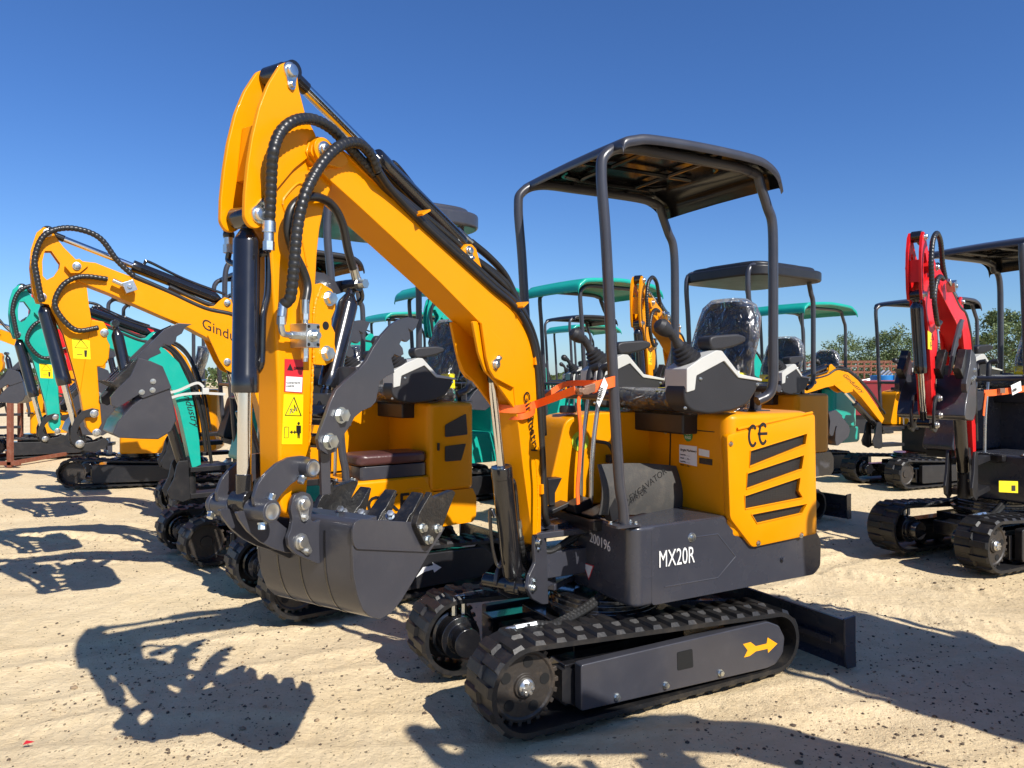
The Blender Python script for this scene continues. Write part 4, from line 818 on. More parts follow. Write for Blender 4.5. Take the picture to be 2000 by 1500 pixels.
# ribbed hoses over the arm head
S = 0.11
mb = MB(); mb.tube([b3(525, 440, 0.075), b3(528, 390, 0.085), b3(530, 340, 0.095), b3(534, 295, S), b3(548, 258, S), b3(575, 236, S), b3(610, 233, 0.10), b3(645, 250, 0.095), b3(675, 280, 0.09), b3(700, 307, 0.085), b3(730, 340, 0.08)], 0.0165, rib=0.014, n=12); mb.build('hydraulic_hose', HOSE, arm, smooth=60)
mb = MB(); q = b3(525, 440, 0.075); mb.cyl(q+Vector((0, 0, 0.01)), q-Vector((0, 0, 0.02)), 0.019, None, 16); mb.cyl(q-Vector((0, 0, 0.02)), q-Vector((0, 0, 0.05)), 0.014, None, 16); mb.cyl(q-Vector((0, 0, 0.045)), q-Vector((0, 0, 0.07)), 0.016, None, 6); mb.build('hose_fitting', ZINC, arm)
mb = MB(); mb.tube([hL, b3(567, 580, 0.1), b3(574, 520, 0.115), b3(580, 450, 0.125), b3(592, 390, 0.135), b3(612, 345, 0.14), b3(640, 305, 0.135), b3(670, 282, 0.125), b3(700, 280, 0.12), b3(722, 300, 0.11), b3(738, 335, 0.10)], 0.0165, rib=0.014, n=12); mb.build('hydraulic_hose', HOSE, arm, smooth=60)
mb = MB(); mb.tube([b3(738, 335, 0.10), b3(756, 362, 0.085), b3(790, 400, 0.075), b3(840, 450, 0.07), b3(900, 505, 0.07), b3(960, 560, 0.07), b3(1005, 600, 0.07), b3(1034, 650, 0.07), b3(1048, 710, 0.07), b3(1054, 800, 0.07), b3(1060, 900, 0.07), b3(1063, 980, 0.07), b3(1068, 1020, 0.06), b3(1085, 1040, 0.0)], 0.0155, n=12); mb.tube([b3(730, 340, 0.08), b3(765, 378, 0.065), b3(800, 405, 0.05), b3(850, 452, 0.045), b3(910, 505, 0.045), b3(965, 555, 0.045), b3(1010, 595, 0.045), b3(1040, 650, 0.04), b3(1054, 720, 0.04), b3(1062, 850, 0.03)], 0.0155, n=12)
mb.tube([b3(760, 368, 0.03), b3(850, 440, 0.02), b3(920, 500, 0.02), b3(1000, 575, 0.02), b3(1035, 640, 0.0), b3(1058, 740, 0.0)], 0.015, n=12); mb.build('hydraulic_hose', HOSE, boom)
# plain hose loop: valve -> thumb cylinder
mb = MB(); mb.tube([hT, b3(600, 560, 0.07), b3(592, 530, 0.07), b3(573, 490, 0.08), b3(562, 450, 0.085), b3(568, 410, 0.09), b3(590, 388, 0.09), b3(620, 385, 0.08), b3(648, 400, 0.06), b3(668, 435, 0.05), b3(680, 490, 0.04), b3(690, 525, 0.03)], 0.0135, n=12); mb.build('hydraulic_hose', HOSE, arm)
mb = MB(); mb.cyl(b3(689, 518, 0.03), b3(696, 545, 0.02), 0.0145, None, 14); mb.cyl(b3(696, 543, 0.02), b3(700, 560, 0.02), 0.016, None, 6); mb.build('hose_fitting', ZINC, arm)
mb = MB(); mb.tube([b3(700, 558, 0.02), b3(706, 572, 0.015), b3(706, 584, 0.01), b3(698, 592, 0), b3(688, 588, 0)], 0.0085); mb.build('hydraulic_pipe', BLACK, arm)
# far side hose
mb = MB(); mb.tube([b3(480, 350, -0.16), b3(470, 330, -0.17), b3(458, 345, -0.19), b3(448, 380, -0.19), b3(446, 420, -0.185), b3(447, 465, -0.18)], 0.0165, rib=0.014, n=12); mb.build('hydraulic_hose', HOSE, arm, smooth=60)
mb = MB(); q = b3(447, 462, -0.18); mb.cyl(q, q-Vector((0, 0, 0.03)), 0.014, None, 16); mb.cyl(q-Vector((0, 0, 0.025)), q-Vector((0, 0, 0.05)), 0.017, None, 6); mb.build('hose_fitting', ZINC, arm)
mb = MB(); mb.tube([q-Vector((0, 0, 0.05)), q-Vector((0, 0, 0.075)), q+Vector((0, 0.05, -0.09)), q+Vector((0, 0.13, -0.09))], 0.009); mb.build('hydraulic_pipe', BLACK, arm)

# arm cylinder above the boom
ac = cyl_pair(root, b3(563, 140, 0), b3(722, 335, 0), b3(915, 490, 0), 0.036, 0.0185, 'arm_cylinder', placed=True, eye=0.028)
mb = MB(); mb.tube([b3(748, 345, 0.0), b3(752, 325, 0.0), b3(764, 318, 0), b3(778, 326, 0), b3(830, 390, 0), b3(880, 440, 0), b3(896, 452, 0)], 0.0085, sm=8); mb.tube([b3(835, 388, 0), b3(828, 400, 0)], 0.006, sm=0); mb.build('hydraulic_pipe', BLACK, ac)
mb = MB(); mb.cyl(b3(893, 450, 0), b3(905, 461, 0), 0.015, None, 6); mb.cyl(b3(904, 460, 0), b3(922, 475, 0), 0.0135, None, 14); mb.build('hose_fitting', ZINC, ac)
mb = MB(); mb.tube([b3(920, 473, 0), b3(955, 502, 0), b3(985, 535, 0.0), b3(1005, 575, 0.0), b3(1020, 610, 0.0)], 0.0155, n=12); mb.tube([b3(925, 505, 0), b3(955, 525, 0.0), b3(985, 550, 0.02), b3(1005, 580, 0.03), b3(1025, 620, 0.03)], 0.0155, n=12); mb.build('hydraulic_hose', HOSE, ac)

# bucket cylinder in front of the arm
kc = cyl_pair(root, b3(476, 978, 0), b3(475, 767, 0), b3(483, 425, 0), 0.0375, 0.0195, 'bucket_cylinder', placed=True, eye=0.032)
mb = MB(); mb.tube([b3(500, 492, 0.0), b3(522, 490, 0.03), b3(524, 500, 0.03), b3(523, 570, 0.03), b3(514, 620, 0.03), b3(512, 690, 0.03), b3(510, 712, 0.03), b3(502, 726, 0.01), b3(494, 722, 0)], 0.0095); mb.tube([b3(q_[0], q_[1], 0.075) for q_ in ((525, 462), (524, 480), (523, 492))], 0.009); mb.tube([b3(495, 497, 0), b3(522, 496, 0.03)], 0.008, sm=0); mb.build('hydraulic_pipe', BLACK, kc)

# thumb cylinder behind the arm
tcy = cyl_pair(root, b3(628, 805, 0), b3(638, 757, 0), b3(688, 558, 0), 0.034, 0.017, 'thumb_cylinder', placed=True, eye=0.03)
mb = MB(); mb.cyl(b3(688, 556, 0)+Vector((0, 0.03, 0)), b3(688, 556, 0)+Vector((0, 0.06, 0)), 0.016, None, 6); mb.build('bolt', ZINC, tcy)
mb = MB(); mb.prism(bp([(625, 528), (650, 532), (672, 548), (694, 545), (698, 565), (680, 572), (655, 578), (625, 560)], 0), -0.05, -0.036); mb.prism(bp([(625, 528), (650, 532), (672, 548), (694, 545), (698, 565), (680, 572), (655, 578), (625, 560)], 0), 0.0, 0.012) if False else None; mb.build('cylinder_lug', GREY, arm, bevel=0.002)

# thumb
th_ = [(818, 624), (800, 620), (782, 623), (764, 634), (744, 656), (728, 680), (716, 703), (700, 722), (672, 746), (656, 762), (645, 785), (636, 812), (626, 838), (620, 858), (624, 878), (640, 888), (655, 882), (664, 866), (672, 848), (684, 830), (692, 815), (706, 803), (724, 795), (734, 784), (737, 766), (742, 745), (755, 735), (770, 728), (768, 715), (764, 700), (770, 692), (780, 697), (788, 692), (786, 680), (780, 672), (784, 664), (794, 668), (801, 662), (800, 650), (797, 642), (805, 648), (812, 640)]
for ys in (0.105, -0.12):
    mb = MB(); mb.prism(bp(th_, 0.117), ys, ys+0.014); tb = BB(mb, 'thumb', GREY, bevel=0.002) if ys > 0 else mb.build('thumb_plate', GREY, tb, bevel=0.002)
mb = MB(); c1 = b3(672, 745, 0.1); mb.box((b3(700, 735, 0.1).x, -0.005, b3(700, 735, 0.1).z), (0.035, 0.225, 0.06)); c2 = b3(690, 800, 0.1); mb.box((c2.x+0.03, -0.005, c2.z), (0.03, 0.225, 0.10)); mb.build('thumb_crossbar', GREY, tb, bevel=0.003)
mb = MB(); mb.bolt(b3(666, 811, 0.12), (0, 1, 0), 0.020, 0.018); mb.bolt(b3(643, 862, 0.12), (0, 1, 0), 0.020, 0.018); mb.build('bolt', ZINC, tb)
mb = MB(); c_ = b3(643, 862, 0.1); mb.cyl((c_.x, -0.12, c_.z), (c_.x, 0.105, c_.z), 0.022); c_ = b3(666, 811, 0.1); mb.cyl((c_.x, -0.12, c_.z), (c_.x, 0.105, c_.z), 0.018); mb.build('pin_tube', BLACK, tb)
mb = MB(); mb.prism(bp([(627, 870), (646, 870), (648, 965), (631, 968)], 0.09), 0.075, 0.087); mb.prism(bp([(627, 870), (646, 870), (648, 965), (631, 968)], 0.09), -0.1, -0.088); mb.build('thumb_strut', GREY, tb, bevel=0.002)

# ---------------------------------------------------------------- bucket linkage
lk = MB()
h1 = [(525, 985), (512, 1000), (497, 988), (496, 970), (505, 945), (520, 925), (542, 905), (565, 893), (590, 890), (604, 893), (618, 906), (616, 922), (600, 930), (585, 935), (568, 946), (550, 965), (538, 982), (533, 1000), (520, 1008)]
for ys in (0.072, -0.084): lk.prism(rnd(bp(h1, 0.084), 0.006), ys, ys+0.012)
link = BB(lk, 'bucket_link', GREY, bevel=0.003)
lk = MB(); e1 = b3(523, 998, 0.1); e2 = b3(604, 914, 0.1)
lk.cyl((e1.x, -0.13, e1.z), (e1.x, -0.035, e1.z), 0.031, None, 28); lk.cyl((e1.x, 0.035, e1.z), (e1.x, 0.118, e1.z), 0.031, None, 28); lk.cyl((e1.x, -0.125, e1.z), (e1.x, -0.11, e1.z), 0.034, None, 28); lk.cyl((e2.x, 0.05, e2.z), (e2.x, 0.118, e2.z), 0.027, None, 28); lk.cyl((e2.x, -0.118, e2.z), (e2.x, -0.05, e2.z), 0.027, None, 28); lk.build('link_boss', GREY, link, bevel=0.003)
lk = MB()
for e, r_ in ((e1, 0.021), (e2, 0.02)): lk.lathe((e.x, 0.1175, e.z), (0, 1, 0), [(0, r_*1.12), (0.002, r_*1.1), (0.0025, r_*0.95), (0.0015, r_*0.85)], 24)
lk.build('pin', GALV, link)
lk = MB(); lk.bolt((e1.x+0.01, 0.09, e1.z-0.034), (0.2, 0.2, -1), 0.011, 0.014); lk.bolt((e1.x-0.02, 0.09, e1.z+0.03), (-0.3, 0.2, 1), 0.010, 0.012); lk.bolt((e2.x+0.018, 0.09, e2.z-0.027), (0.6, 0.2, -1), 0.011, 0.014); lk.bolt((e1.x+0.02, -0.115, e1.z-0.025), (0.5, 0.2, -0.6), 0.010, 0.012); lk.build('bolt', ZINC, link)
h2 = [(505, 1005), (520, 1020), (536, 1012), (548, 1022), (560, 1032), (575, 1040), (592, 1040), (602, 1055), (598, 1072), (583, 1080), (560, 1080), (535, 1072), (508, 1058), (485, 1038), (468, 1015), (462, 1000), (480, 998)]
lk = MB()
for ys in (0.030, -0.042): lk.prism(rnd(bp(h2, 0.042), 0.006), ys, ys+0.012)
lk2 = lk.build('lower_link', GREY, link, bevel=0.003)
# bucket
BW = 0.205
def smooth2(pts, k=4): return [(p.x, p.z) for p in spline([(a, 0, b) for a, b in pts], k)]
shell_px = [(699, 1016), (690, 1026), (688, 1045), (688, 1080), (690, 1125), (696, 1160), (706, 1188), (720, 1203), (741, 1208), (762, 1197), (783, 1172), (805, 1138), (826, 1100), (845, 1060), (858, 1030)]
sh = smooth2(bp(shell_px, BW)); 
cen = (sum(p[0] for p in sh)/len(sh), sum(p[1] for p in sh)/len(sh))
inn = [(p[0]+(cen[0]-p[0])*0.05, p[1]+(cen[1]-p[1])*0.05) for p in sh]
mb = MB(); mb.prism(sh+inn[::-1], -BW, BW); 
# a closed C-shaped section makes the curved back plate
bucket = BB(mb, 'bucket', GREY, smooth=30)
sp_px = [(700, 1014), (810, 1021), (868, 1030), (858, 1048), (838, 1077), (800, 1143), (783, 1172), (762, 1198), (741, 1209), (720, 1204), (706, 1189), (696, 1161), (689, 1125), (687, 1080), (687, 1040), (691, 1022)]
for ys in (BW-0.006, -BW-0.004):
    mb = MB(); mb.prism(bp(sp_px, BW), ys, ys+0.01); mb.build('side_plate', GREY, bucket, bevel=0.002)
mb = MB(); mb.prism(rnd(bp([(684, 1030), (690, 1017), (702, 1013), (812, 1020), (822, 1045), (832, 1077), (830, 1078), (690, 1072), (684, 1055)], BW), 0.02), BW+0.003, BW+0.010); mb.build('wear_plate', GREY, bucket, bevel=0.002)
# back ribs (thin dark weld lines running round the shell)
for yy in (-0.12, -0.02, 0.09):
    mb = MB(); out = [(p[0]+(p[0]-cen[0])*0.012, p[1]+(p[1]-cen[1])*0.012) for p in sh]; mb.prism(out[8:46]+sh[8:46][::-1], yy, yy+0.007); mb.build('back_seam', BLACK, bucket)
# hinge tube and ears
ht = b3(662, 1032, 0.1)
mb = MB(); mb.cyl((ht.x-0.0, -BW+0.01, ht.z), (ht.x, BW-0.005, ht.z), 0.036, None, 32); mb.build('torque_tube', GREY, bucket)
ear = [(572, 975), (578, 965), (592, 960), (606, 965), (613, 980), (610, 1000), (607, 1015), (614, 1020), (640, 1010), (700, 1016), (700, 1060), (650, 1080), (622, 1102), (600, 1092), (578, 1082), (565, 1068), (562, 1050), (568, 1036), (572, 1015), (568, 995)]
for ys in (0.056, -0.07):
    mb = MB(); mb.prism(rnd(bp(ear, 0.07), 0.006), ys, ys+0.014); er = mb.build('bucket_ear', GREY, bucket, bevel=0.002)
mb = MB(); pe1 = b3(591, 984, 0.07); pe2 = b3(587, 1058, 0.07); mb.pin((pe1.x, 0.07, pe1.z), (0, 1, 0), 0.0185, (-0.12, 0, -1)); mb.pin((pe2.x, 0.07, pe2.z), (0, 1, 0), 0.0185, (-0.8, 0, -1)); mb.build('pin', GALV, bucket)
mb = MB(); mb.cyl((pe1.x, -0.056, pe1.z), (pe1.x, 0.056, pe1.z), 0.022); mb.cyl((pe2.x, -0.056, pe2.z), (pe2.x, 0.056, pe2.z), 0.022); mb.cyl((e1.x, -0.07, e1.z), (e1.x, 0.07, e1.z), 0.02); mb.build('pin_tube', BLACK, bucket)
ta = b3(578, 985, 0.04); mb = MB(); mb.cyl((ta.x, -0.046, ta.z-0.0), (ta.x, 0.046, ta.z), 0.042, None, 28); mb.build('arm_tip', YEL, arm, bevel=0.002)
# top plate between hinge tube and lip bolts
tpz = b3(695, 1018, BW); 
mb = MB(); mb.prism([(ht.x+0.03, ht.z+0.02), (ht.x+0.03, ht.z+0.032), (tpz.x-0.09, ht.z+0.04), (tpz.x-0.09, ht.z+0.028)], -BW, BW); mb.build('hinge_plate', GREY, bucket, bevel=0.002)
# lip, teeth, side cutter
lip = b3(855, 1028, BW); lipb = b3(838, 1060, BW)
ldir = Vector((lip.x-lipb.x, 0, lip.z-lipb.z)).normalized()
mb = MB(); q0 = Vector((lip.x, 0, lip.z)); nrm = Vector((ldir.z, 0, -ldir.x))
if nrm.x > 0: nrm = -nrm
P = [q0-ldir*0.10, q0-ldir*0.10+nrm*0.016, q0+nrm*0.012+ldir*0.02, q0+ldir*0.03]
mb.prism([(p.x, p.z) for p in P], -BW-0.004, BW+0.004); mb.build('cutting_lip', GREY, bucket, bevel=0.002)
tipd = Vector((FB.pl(884, 958, BW)[0]-lip.x, 0, FB.pl(884, 958, BW)[1]-lip.z)).normalized()
for k, yy in enumerate((-0.185, -0.062, 0.062, 0.175)):
    mb = MB(); o_ = Vector((lip.x, yy, lip.z))-tipd*0.03; nn = Vector((tipd.z, 0, -tipd.x)); nn = nn if nn.x < 0 else -nn
    sec = [(0, 0.030, 0.026), (0.045, 0.030, 0.026), (0.06, 0.033, 0.021), (0.105, 0.029, 0.013), (0.145, 0.025, 0.005)]
    vs = []; 
    for h, hw, ht_ in sec:
        c0 = o_+tipd*h
        for sy, st_ in ((-1, -1), (1, -1), (1, 1), (-1, 1)): vs.append(c0+Vector((0, sy*hw, 0))+nn*st_*ht_)
    fs = [(3, 2, 1, 0), tuple(range(len(vs)-4, len(vs)))]
    for i in range(len(sec)-1):
        for j in range(4): fs.append((i*4+j, i*4+(j+1) % 4, i*4+4+(j+1) % 4, i*4+4+j))
    mb.add(vs, fs); mb.build('tooth', TOOTH, bucket, bevel=0.003)
mb = MB(); mb.prism(rnd(bp([(812, 1025), (820, 1000), (835, 975), (843, 960), (846, 973), (884, 957), (890, 962), (872, 1008), (864, 1030), (842, 1068), (832, 1066)], BW+0.03), 0.006), BW+0.008, BW+0.030); sc = mb.build('side_cutter', TOOTH, bucket, bevel=0.003)
mb = MB(); mb.prism(rnd(bp([(812, 1025), (820, 1000), (835, 975), (843, 960), (846, 973), (884, 957), (890, 962), (872, 1008), (864, 1030), (842, 1068), (832, 1066)], BW+0.03), 0.006), -BW-0.030, -BW-0.008); mb.build('side_cutter', TOOTH, bucket, bevel=0.003)
mb = MB()
for q in ((825, 1031), (854, 1032), (836, 1054)): mb.bolt(b3(*q, BW+0.03), (0, 1, 0), 0.0125, 0.012)
mb.build('bolt', ZINC, sc)
mb = MB()
for q, yy in (((665, 1000), 0.06), ((672, 1004), -0.02), ((705, 1005), 0.02), ((762, 1008), 0.12), ((625, 1003), -0.05)): v = b3(*q, yy); mb.bolt(v, (0.5, 0.5, 0.7), 0.012, 0.016)
mb.build('bolt', ZINC, bucket)

# ---------------------------------------------------------------- orange ratchet strap and tag
def band(pts, w_, up=(0, 0, 1), t=0.0022):
    mb = MB(); P = spline(pts, 6); up = Vector(up); vs = []; n = len(P)
    for i, p in enumerate(P):
        d = (P[min(i+1, n-1)]-P[max(i-1, 0)]).normalized(); s_ = d.cross(up).normalized(); u = s_.cross(d).normalized()
        for a, b in ((1, 1), (-1, 1), (-1, -1), (1, -1)): vs.append(p+u*w_/2*a+s_*t*b)
    fs = [(0, 1, 2, 3), (4*n-1, 4*n-2, 4*n-3, 4*n-4)]
    for i in range(n-1):
        for j in range(4): fs.append((i*4+j, i*4+4+j, i*4+4+(j+1) % 4, i*4+(j+1) % 4))
    mb.add(vs, fs); return mb
SRZ = FM.rz
def m3(px, py, y): return FM.p3(px, py, y)
def b2m(v): c, s_ = math.cos(SW), math.sin(SW); return Vector((loc_piv.x+v.x*c-v.y*s_, loc_piv.y+v.x*s_+v.y*c, v.z))
st = tag(empty('ratchet_strap', FM.O, FM.rz), 'orange ratchet strap tied round the boom of the nearest yellow excavator and its front post', 'strap')
c1 = b2m(b3(1012, 804, W+0.012)); c2 = b2m(b3(1044, 800, W+0.014)); c3 = m3(1120, 768, 0.385)
buck = m3(1135, 764, 0.37); post = m3(1182, 750, 0.386)
band([b2m(b3(966, 796, -W-0.004)), b2m(b3(968, 797, -W*0.3)), b2m(b3(1012, 799, W+0.004)), b2m(b3(1046, 790, W+0.016)), buck+Vector((0.03, 0, 0.005))], 0.034).build('strap_web', ORANGE, st)
band([b2m(b3(966, 812, -W-0.004)), b2m(b3(1014, 814, W+0.006)), b2m(b3(1040, 806, W+0.02)), b2m(b3(1052, 788, W-0.03)), m3(1100, 752, 0.0), m3(1165, 748, 0.33)], 0.026).build('strap_web', ORANGE, st)
band([buck+Vector((-0.05, 0, 0.01)), m3(1165, 755, 0.388), post, m3(1198, 745, 0.386)+Vector((0, 0.003, 0)), m3(1201, 745, 0.35)], 0.045).build('strap_web', ORANGE, st)
band([buck+Vector((0.0, 0.01, 0)), m3(1130, 785, 0.38), m3(1134, 840, 0.375), m3(1132, 900, 0.37), m3(1128, 950, 0.36), m3(1129, 985, 0.355)], 0.018, up=(1, 0.25, 0.05)).build('strap_tail', ORANGE, st)
mb = MB(); mb.box(buck+Vector((-0.045, 0.012, 0.012)), (0.075, 0.012, 0.036), Matrix.Rotation(0.25, 3, 'Y')); mb.box(buck+Vector((0.0, 0.008, 0.0)), (0.05, 0.03, 0.028)); mb.cyl(buck+Vector((0, -0.02, 0)), buck+Vector((0, 0.03, 0)), 0.014); mb.cyl(buck+Vector((0.02, -0.02, 0.004)), buck+Vector((0.02, 0.03, 0.004)), 0.01); mb.build('ratchet', RUSTY, st, bevel=0.002)
tg = MB(); P = [m3(1180, 736, 0.40), m3(1187, 752, 0.405), m3(1181, 770, 0.40), m3(1170, 796, 0.40), m3(1165, 785, 0.40), m3(1169, 763, 0.405)]
tg.add(P+[p+Vector((0, 0.001, 0)) for p in P], [tuple(range(6)), tuple(range(11, 5, -1))]); t_ = tg.build('paper_tag', PAPER, None, loc=FM.O, rz=FM.rz); tag(t_, 'white paper tag hanging on the strapped front post of the nearest yellow excavator', 'tag')
text('1888', 0.03, m3(1172, 785, 0.4055), (-0.3, 0, 0.95), (0.9, 0, 0.3), DBLK, t_)
# hoses from the body to the swing post
mb = MB()
for k in range(4): mb.tube([(0.10, 0.02-0.05*k, 0.70-0.04*k), (0.2, 0.02-0.05*k, 0.66-0.04*k), (0.32, 0.04-0.04*k, 0.62-0.02*k), (0.42, 0.02-0.03*k, 0.66)], 0.014, rib=0.016 if k % 2 else 0)
mb.build('body_hose', HOSE, root)
mb = MB(); mb.box((0.2, -0.05, 0.56), (0.35, 0.2, 0.12)); mb.box((0.25, -0.02, 0.70), (0.34, 0.16, 0.03)); mb.build('swing_frame', NAVY, root, bevel=0.006)
# ================================================================ THE OTHER MACHINES
F2 = Frame((-0.96, 5.01), 54.0)
PV = Vector((0.74, 0, 0.79))
def g(pts, y=0.06):
    return [(a-PV.x, b-PV.z) for a, b in F2.poly(pts, y)]
PV0 = PV.copy()
def g3(px, py, y=0.0): v = F2.p3(px, py, y); return v-PV0
G = {
 'arm': g([(86, 442), (101, 448), (112, 465), (125, 482), (144, 501), (163, 520), (170, 533), (162, 545), (170, 556), (174, 592), (179, 623), (204, 628), (212, 642), (210, 662), (216, 674), (214, 700), (203, 716), (191, 716), (194, 760), (200, 827), (192, 842), (180, 847), (170, 835), (163, 803), (157, 767), (143, 715), (125, 652), (106, 616), (96, 594), (72, 590), (64, 568), (59, 520), (62, 484), (72, 453)]),
 'hole': g([(88, 489), (101, 489), (118, 513), (117, 522), (106, 539), (92, 546), (84, 538), (83, 510)]),
 'boom': g([(138, 520), (143, 512), (153, 509), (187, 513), (230, 530), (300, 556), (360, 578), (400, 596), (440, 610), (470, 628), (505, 665), (530, 720), (545, 790), (556, 870), (560, 935), (538, 945), (520, 860), (505, 790), (488, 738), (460, 705), (420, 668), (360, 636), (312, 616), (214, 573), (170, 556), (148, 545)]),
 'gus': g([(405, 655), (450, 672), (486, 720), (478, 740), (440, 722), (428, 705)]),
 'lug': g([(392, 600), (420, 597), (430, 587), (440, 580), (453, 584), (458, 600), (468, 625)]),
 'banana': g([(193, 800), (190, 812), (178, 815), (168, 815), (156, 828), (150, 845), (163, 868), (158, 876), (148, 874), (138, 860), (138, 838), (146, 818), (160, 803), (180, 797)]),
 'link2': g([(140, 868), (150, 862), (166, 866), (190, 862), (205, 855), (213, 862), (208, 874), (185, 884), (160, 880), (146, 876)]),
 'buck': g([(213, 845), (222, 822), (250, 790), (300, 755), (322, 757), (330, 790), (335, 818), (325, 840), (300, 855), (262, 854), (225, 852)]),
 'bktop': g([(208, 775), (222, 758), (246, 735), (262, 700), (285, 706), (308, 716), (325, 757), (270, 777), (262, 770), (222, 795), (210, 790)]),
 'thumb': g([(372, 634), (345, 632), (318, 644), (294, 668), (264, 697), (236, 735), (222, 760), (250, 745), (290, 700), (312, 690), (308, 682), (316, 672), (328, 676), (340, 668), (342, 658), (352, 652), (358, 640)])}
def place(o, swing, pitch):
    o.location = PV; o.rotation_euler = (0, pitch, swing); return o
def g_boom(root, c, swing=0.0, pitch=0.0, det=2, buck=True, thumb=True, ccol=BLACK):
    W2 = 0.058
    mb = MB(); mb.prism(G['boom'], -W2, W2); boom = place(mb.build('boom', c, root, bevel=0.004), swing, pitch)
    mb = MB()
    for ys in (W2, -W2-0.012): mb.prism(G['gus'], ys, ys+0.012)
    for ys in (0.03, -0.044): mb.prism(G['lug'], ys, ys+0.014)
    mb.prism([(u*1.0, v) for u, v in g([(126, 520), (140, 508), (155, 506), (172, 520), (155, 534), (138, 534)])], -W2-0.014, W2+0.014); mb.build('boom_bracket', c, boom, bevel=0.002)
    A2 = 0.042
    mb = MB(); hs = G['hole']; ar = G['arm']; mx_ = min(((a[0]-h[0])**2+(a[1]-h[1])**2, i, j) for i, a in enumerate(ar) for j, h in enumerate(hs)); i_, j_ = mx_[1], mx_[2]
    hl = hs[j_:]+hs[:j_]; area = lambda p: sum(p[k-1][0]*p[k][1]-p[k][0]*p[k-1][1] for k in range(len(p)))
    if area(hl)*area(ar) > 0: hl = [hl[0]]+hl[:0:-1]
    lowp = ar[10:25]; arm = MB(); arm.prism(lowp, -A2, A2); arm = place(arm.build('arm', c, root, bevel=0.006), swing, pitch)
    hd = ar[:11]+ar[24:]; mx_ = min(((a[0]-h[0])**2+(a[1]-h[1])**2, i, j) for i, a in enumerate(hd) for j, h in enumerate(hs)); i_, j_ = mx_[1], mx_[2]
    hl = hs[j_:]+hs[:j_]
    if area(hl)*area(hd) > 0: hl = [hl[0]]+hl[:0:-1]
    hp = hd[:i_+1]+hl+[hl[0]]+[hd[i_]]+hd[i_+1:]
    for ys in (A2-0.014, -A2):
        mb = MB(); mb.prism(hp, ys, ys+0.014); mb.build('head_plate', c, arm)
    mb = MB(); q = g3(66, 530); mb.box(q+Vector((-0.012, 0, 0)), (0.016, A2*2-0.03, 0.13), Matrix.Rotation(0.0, 3, 'Y')); mb.build('head_brace', c, arm)
    mb = MB(); q = g3(93, 455); mb.cyl(q-Vector((0, A2-0.016, 0)), q+Vector((0, A2-0.016, 0)), 0.034, None, 20); q = g3(82, 582); mb.cyl(q-Vector((0, A2-0.016, 0)), q+Vector((0, A2-0.016, 0)), 0.028, None, 20); mb.build('pin_tube', BLACK, arm)
    if det > 1:
        mb = MB()
        for q in ((150, 520), (82, 580), (93, 455), (204, 650)): mb.pin(g3(*q, A2+(0.03 if q[0] == 150 else 0)), (0, 1, 0), 0.016)
        mb.build('pin', ZINC, arm)
        mb = MB(); mb.prism(g([(141, 660), (176, 665), (178, 702), (144, 700)]), A2-0.001, A2+0.0015); dd = mb.build('warning_decal', DYEL, arm)
        mb = MB(); P = [g3(*q, A2+0.002) for q in ((158, 663), (172, 680), (146, 679))]; mb.tube(P+[P[0]], 0.0018, n=5, sm=0); mb.prism(g([(165, 684), (171, 684), (170, 697), (166, 697)]), A2, A2+0.002); mb.tube([g3(150, 692, A2+.002), g3(161, 692, A2+.002)], 0.0016, n=5, sm=0); mb.build('warning_symbol', DBLK, dd)
        mb = MB(); mb.pin(g3(444, 707, W2+0.012), (0, 1, 0), 0.016); mb.pin(g3(444, 592, 0.044), (0, 1, 0), 0.015); mb.build('pin', ZINC, boom)
    def cy(a, m_, b, rb, rr_, name):
        c_ = cyl_pair(root, a, m_, b, rb, rr_, name); place(c_, swing, pitch); return c_
    cc = cy(g3(95, 455), g3(256, 524), g3(440, 590), 0.034, 0.016, 'arm_cylinder')
    mb = MB(); mb.tube([g3(278, 525), g3(283, 514), g3(292, 512), g3(360, 545), g3(440, 575)], 0.008); mb.build('hydraulic_pipe', BLACK, cc)
    cy(g3(156, 862), g3(125, 752), g3(82, 585), 0.036, 0.0175, 'bucket_cylinder')
    cc = cy(g3(444, 707), g3(474, 800), g3(528, 985), 0.042, 0.017, 'boom_cylinder')
    if thumb: cy(g3(262, 800), g3(256, 760), g3(224, 632), 0.032, 0.014, 'thumb_cylinder')
    mb = MB()
    rb_ = 0.015 if det > 1 else 0
    mb.tube([g3(82, 590, 0.09), g3(72, 540, 0.09), g3(68, 505, 0.09), g3(82, 465, 0.09), g3(110, 448, 0.09), g3(150, 447, 0.08), g3(195, 465, 0.07), g3(230, 510, 0.06), g3(262, 540, 0.055)], 0.015, rib=rb_, sm=6)
    mb.tube([g3(192, 640, 0.07), g3(150, 645, 0.08), g3(120, 620, 0.085), g3(107, 590, 0.085), g3(125, 555, 0.085), g3(160, 540, 0.085), g3(210, 545, 0.075)], 0.014, rib=rb_, sm=6)
    mb.tube([g3(262, 540, 0.055), g3(330, 570, 0.05), g3(400, 602, 0.05), g3(470, 622, 0.05), g3(520, 680, 0.05), g3(556, 790, 0.05), g3(572, 900, 0.05)], 0.014, sm=6)
    mb.tube([g3(330, 560, 0.02), g3(400, 592, 0.02), g3(480, 620, 0.02), g3(530, 690, 0.02), g3(566, 800, 0.02), g3(585, 930, 0.0)], 0.014, sm=6); mb.build('hydraulic_hose', HOSE, arm, smooth=60)
